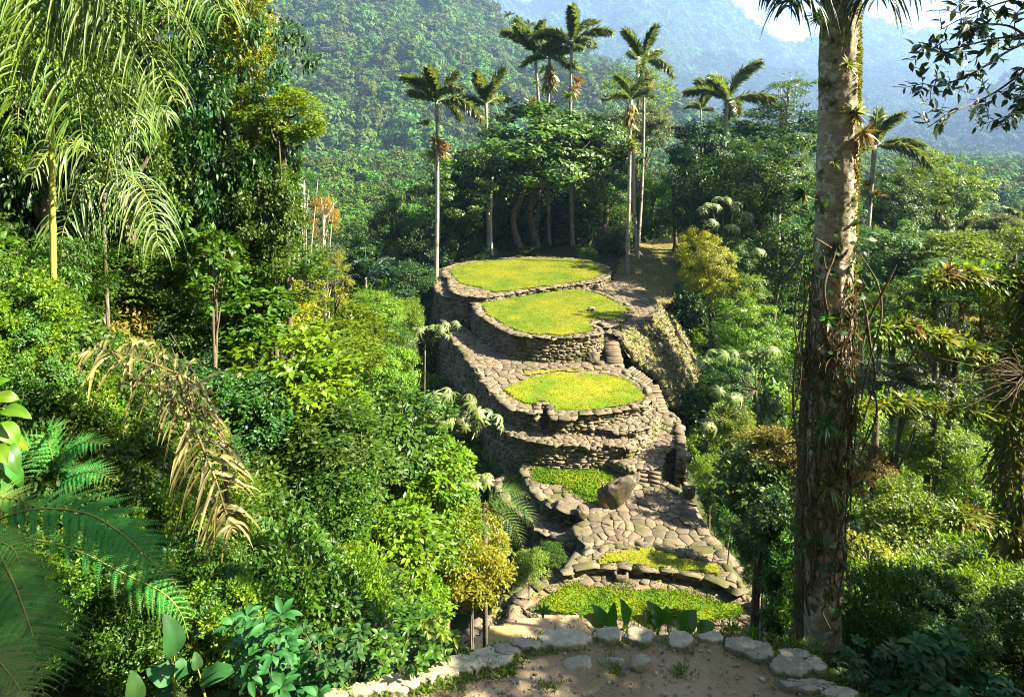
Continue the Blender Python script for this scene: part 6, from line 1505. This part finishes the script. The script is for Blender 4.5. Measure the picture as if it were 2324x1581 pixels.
# ------------------------------------------------------------------ left edge and lower corners
stem('bare_tree', 'pale smooth trunk cut by the left picture edge', 'tree', [(6, 1000, 8), (8, 880, 8), (4, 760, 8), (-4, 640, 8)], .12, .09, 'bark_pale')
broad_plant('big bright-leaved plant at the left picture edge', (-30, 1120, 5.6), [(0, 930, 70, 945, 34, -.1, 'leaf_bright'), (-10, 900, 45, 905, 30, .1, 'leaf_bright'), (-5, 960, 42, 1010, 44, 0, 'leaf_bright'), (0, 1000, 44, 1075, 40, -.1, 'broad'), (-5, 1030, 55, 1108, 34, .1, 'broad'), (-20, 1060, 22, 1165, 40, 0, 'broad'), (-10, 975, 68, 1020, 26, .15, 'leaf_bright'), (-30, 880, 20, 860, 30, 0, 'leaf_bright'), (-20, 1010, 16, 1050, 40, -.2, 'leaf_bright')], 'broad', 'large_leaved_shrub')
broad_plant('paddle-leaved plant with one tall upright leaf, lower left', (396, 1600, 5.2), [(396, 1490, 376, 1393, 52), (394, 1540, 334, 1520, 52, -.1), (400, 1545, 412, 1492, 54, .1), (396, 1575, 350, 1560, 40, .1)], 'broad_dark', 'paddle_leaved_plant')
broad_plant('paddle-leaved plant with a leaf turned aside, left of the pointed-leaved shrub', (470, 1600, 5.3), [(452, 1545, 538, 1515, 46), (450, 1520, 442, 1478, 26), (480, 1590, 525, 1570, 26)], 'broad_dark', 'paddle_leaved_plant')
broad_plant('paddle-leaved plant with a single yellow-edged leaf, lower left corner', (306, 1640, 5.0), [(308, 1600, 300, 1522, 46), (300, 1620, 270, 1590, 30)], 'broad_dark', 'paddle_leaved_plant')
def whorl_shrub(label, base, tips, Y, lpx, mat='leaf_deep', name='pointed_leaf_shrub', n=9, group=None):
    g = np.random.default_rng(int(base[0]) + 5); B = P(base[0], base[1], Y); e = empty(name, B, label, 'shrub', group); ms = MB(); ml = MB(); R_ = lpx * Y / F
    for x, y in tips:
        t = P(x, y, Y + g.normal() * .22); pth = spline([B, (B + t) / 2 + g.normal(size=3) * .06 + (0, 0, .08), t], 12); tube(ms, pth, np.linspace(.009, .004, 12), 5)
        for lv in range(3):
            c = pth[11 - 2 * lv]; m = n - lv; az = np.linspace(0, 6.28, m, endpoint=False) + g.uniform(0, 6); el = g.normal(.25 - .3 * lv, .22, m)
            d = np.stack([np.cos(az) * np.cos(el), np.sin(az) * np.cos(el), np.sin(el)], 1); up = norm(np.array([0, -.2, 1.0]) + .25 * g.normal(size=(m, 3)))
            for k in range(m): blade(ml, c + d[k] * .01, c + d[k] * R_ * g.uniform(.6, 1.1), R_ * .36, up[k], .1, .25, 7, 4, g.uniform(.1, .9), 1.15)
    ms.build('stems', M['vine'], e); ml.build('leaves', M[mat], e, True)
whorl_shrub('blue-green shrub with whorls of pointed leaves, lower left', (640, 1640), [(560, 1400), (600, 1420), (640, 1395), (590, 1470), (650, 1455), (620, 1520), (680, 1500), (700, 1545), (640, 1560), (580, 1540), (560, 1450), (720, 1580), (530, 1420)], 5.25, 46)
whorl_shrub('dark shrub with whorled leaves between the paddle leaves and the slabs', (780, 1620), [(760, 1440), (800, 1470), (740, 1500), (780, 1520), (840, 1500), (720, 1450), (820, 1430), (690, 1430)], 5.55, 32)
whorl_shrub('low shrub with small whorled leaves directly left of the slab row', (900, 1600), [(880, 1450), (920, 1480), (860, 1490), (900, 1510), (950, 1460), (960, 1500), (840, 1530), (1000, 1455), (985, 1480), (930, 1430), (820, 1475), (780, 1540), (1010, 1490), (860, 1440)], 5.72, 26, 'leaf_mid')
whorl_shrub('low bright-leaved herb at the left end of the sandy strip', (1020, 1520), [(1000, 1420), (1030, 1440), (980, 1440), (1040, 1465), (960, 1420), (1010, 1400)], 6.05, 22, 'leaf_bright')
whorl_shrub('dark green shrub with broad leaves in the lower right corner', (2110, 1640), [(2080, 1460), (2120, 1430), (2160, 1450), (2090, 1520), (2140, 1510), (2180, 1490), (2060, 1500), (2120, 1560), (2190, 1540)], 5.5, 44, 'broad_dark')
whorl_shrub('dark glossy shrub at the foot of the big trunk, right side', (1960, 1600), [(1920, 1480), (1950, 1460), (1990, 1480), (1940, 1520), (1980, 1530), (2020, 1510), (2000, 1560), (1950, 1560), (2040, 1560), (1910, 1530), (2030, 1470), (1900, 1500), (1930, 1550), (2070, 1540)], 5.6, 26, 'leaf_deep')
whorl_shrub('bluish leaved shrub at the bottom edge left of the right corner fern', (2230, 1640), [(2210, 1560), (2250, 1540), (2290, 1560), (2180, 1580), (2270, 1590), (2050, 1590), (2090, 1585)], 5.25, 34, 'leaf_deep')
whorl_shrub('leafy shrub growing tall below the mossy bough stub', (2110, 1500), [(2100, 1290), (2130, 1320), (2080, 1340), (2120, 1370), (2150, 1360), (2090, 1400)], 8.0, 34, 'leaf_mid')
def fill_bush(label, px, py, Y, rx, rz, mat, kind): T('bush', label, 'bush', px, py, Y, rx, rz, mat, kind, .03)
fill_bush('shaded filler bush beneath the lower left ferns', 210, 1440, 6.6, 210, 150, 'leaf_dark', 'coarse')
fill_bush('shaded leafy bush behind the whorled shrub', 640, 1430, 7.6, 190, 90, 'leaf_mid', 'coarse')
fill_bush('shaded leafy bush behind the low slab-side shrubs', 900, 1450, 8.4, 120, 50, 'leaf_mid', 'coarse')
fill_bush('dark bush behind the foot of the big trunk', 1990, 1490, 7.4, 110, 60, 'leaf_mid', 'coarse')
fill_bush('dark bush at the bottom right under the mossy tree', 2240, 1530, 7.2, 130, 90, 'leaf_mid', 'coarse')
fill_bush('leafy bush between the corner shrub and the mossy tree', 2130, 1440, 8.6, 110, 75, 'leaf_bright', 'coarse')
def liana(label, pts, Y, r_, seed):
    g = np.random.default_rng(seed); p = spline([P(x, y, Y + .1 * g.normal()) for x, y in pts], 40); mb = MB(); tube(mb, p - p[-1], r_, 6)
    tag(mb.build('liana', M['vine'], None, True, loc=tuple(p[-1])), label, 'vine', 'hanging lianas of the left hollow')
liana('long thin liana hanging through the left hollow and curling at its end', [(820, 980), (822, 1090), (815, 1190), (790, 1290), (760, 1340)], 12.4, .010, 1)
liana('curved dark liana looping left of the sunlit hollow', [(810, 1330), (860, 1310), (900, 1290), (920, 1300)], 12, .014, 2)
def frond_creeper():
    g = np.random.default_rng(77); e = empty('creeper', P(440, 900, 6.75), 'green creeper leaves tangled over the dry palm fronds', 'creeper'); m = 520
    t = g.random(m); x = np.interp(t, [0, .3, .6, 1], [300, 420, 450, 520]) + g.normal(size=m) * 45; y = np.interp(t, [0, .3, .6, 1], [830, 880, 960, 1140]) + g.normal(size=m) * 38
    p = np.array([P(a, b, 6.75 + g.normal() * .12) for a, b in zip(x, y)]); mb = MB()
    scatter(mb, leaf_tpl('broad', .62), p, norm(g.normal(size=(m, 3)) + (0, 0, -.4)), norm(g.normal(size=(m, 3)) * .6 + (0, -.5, .8)), g.uniform(.035, .085, m), g.random(m)); mb.build('leaves', M['leaf_grey'], e)
    mb = MB()
    for _ in range(10):
        i = g.integers(0, m, 4); tube(mb, spline(p[i[np.argsort(t[i])]], 24), .005, 4)
    mb.build('stems', M['vine'], e)
frond_creeper()
# tall trees just outside the right of the view, which shade the dirt
def side_tree(label, c, a, cc):
    px, py = IW / 2 + c[0] / (c[1] * _cp - c[2] * _sp) * F, CY - (c[2] * _cp + c[1] * _sp) / (c[1] * _cp - c[2] * _sp) * F
    T('tree', label, 'tree', px, py, c[1], a / c[1] * F, cc / c[1] * F, 'leaf_dark', 'coarse', .2)
side_tree('leafy tree just outside the right of the view, shading the dirt', np.array([9.0, 4.3, .6]), 1.7, 2.0)
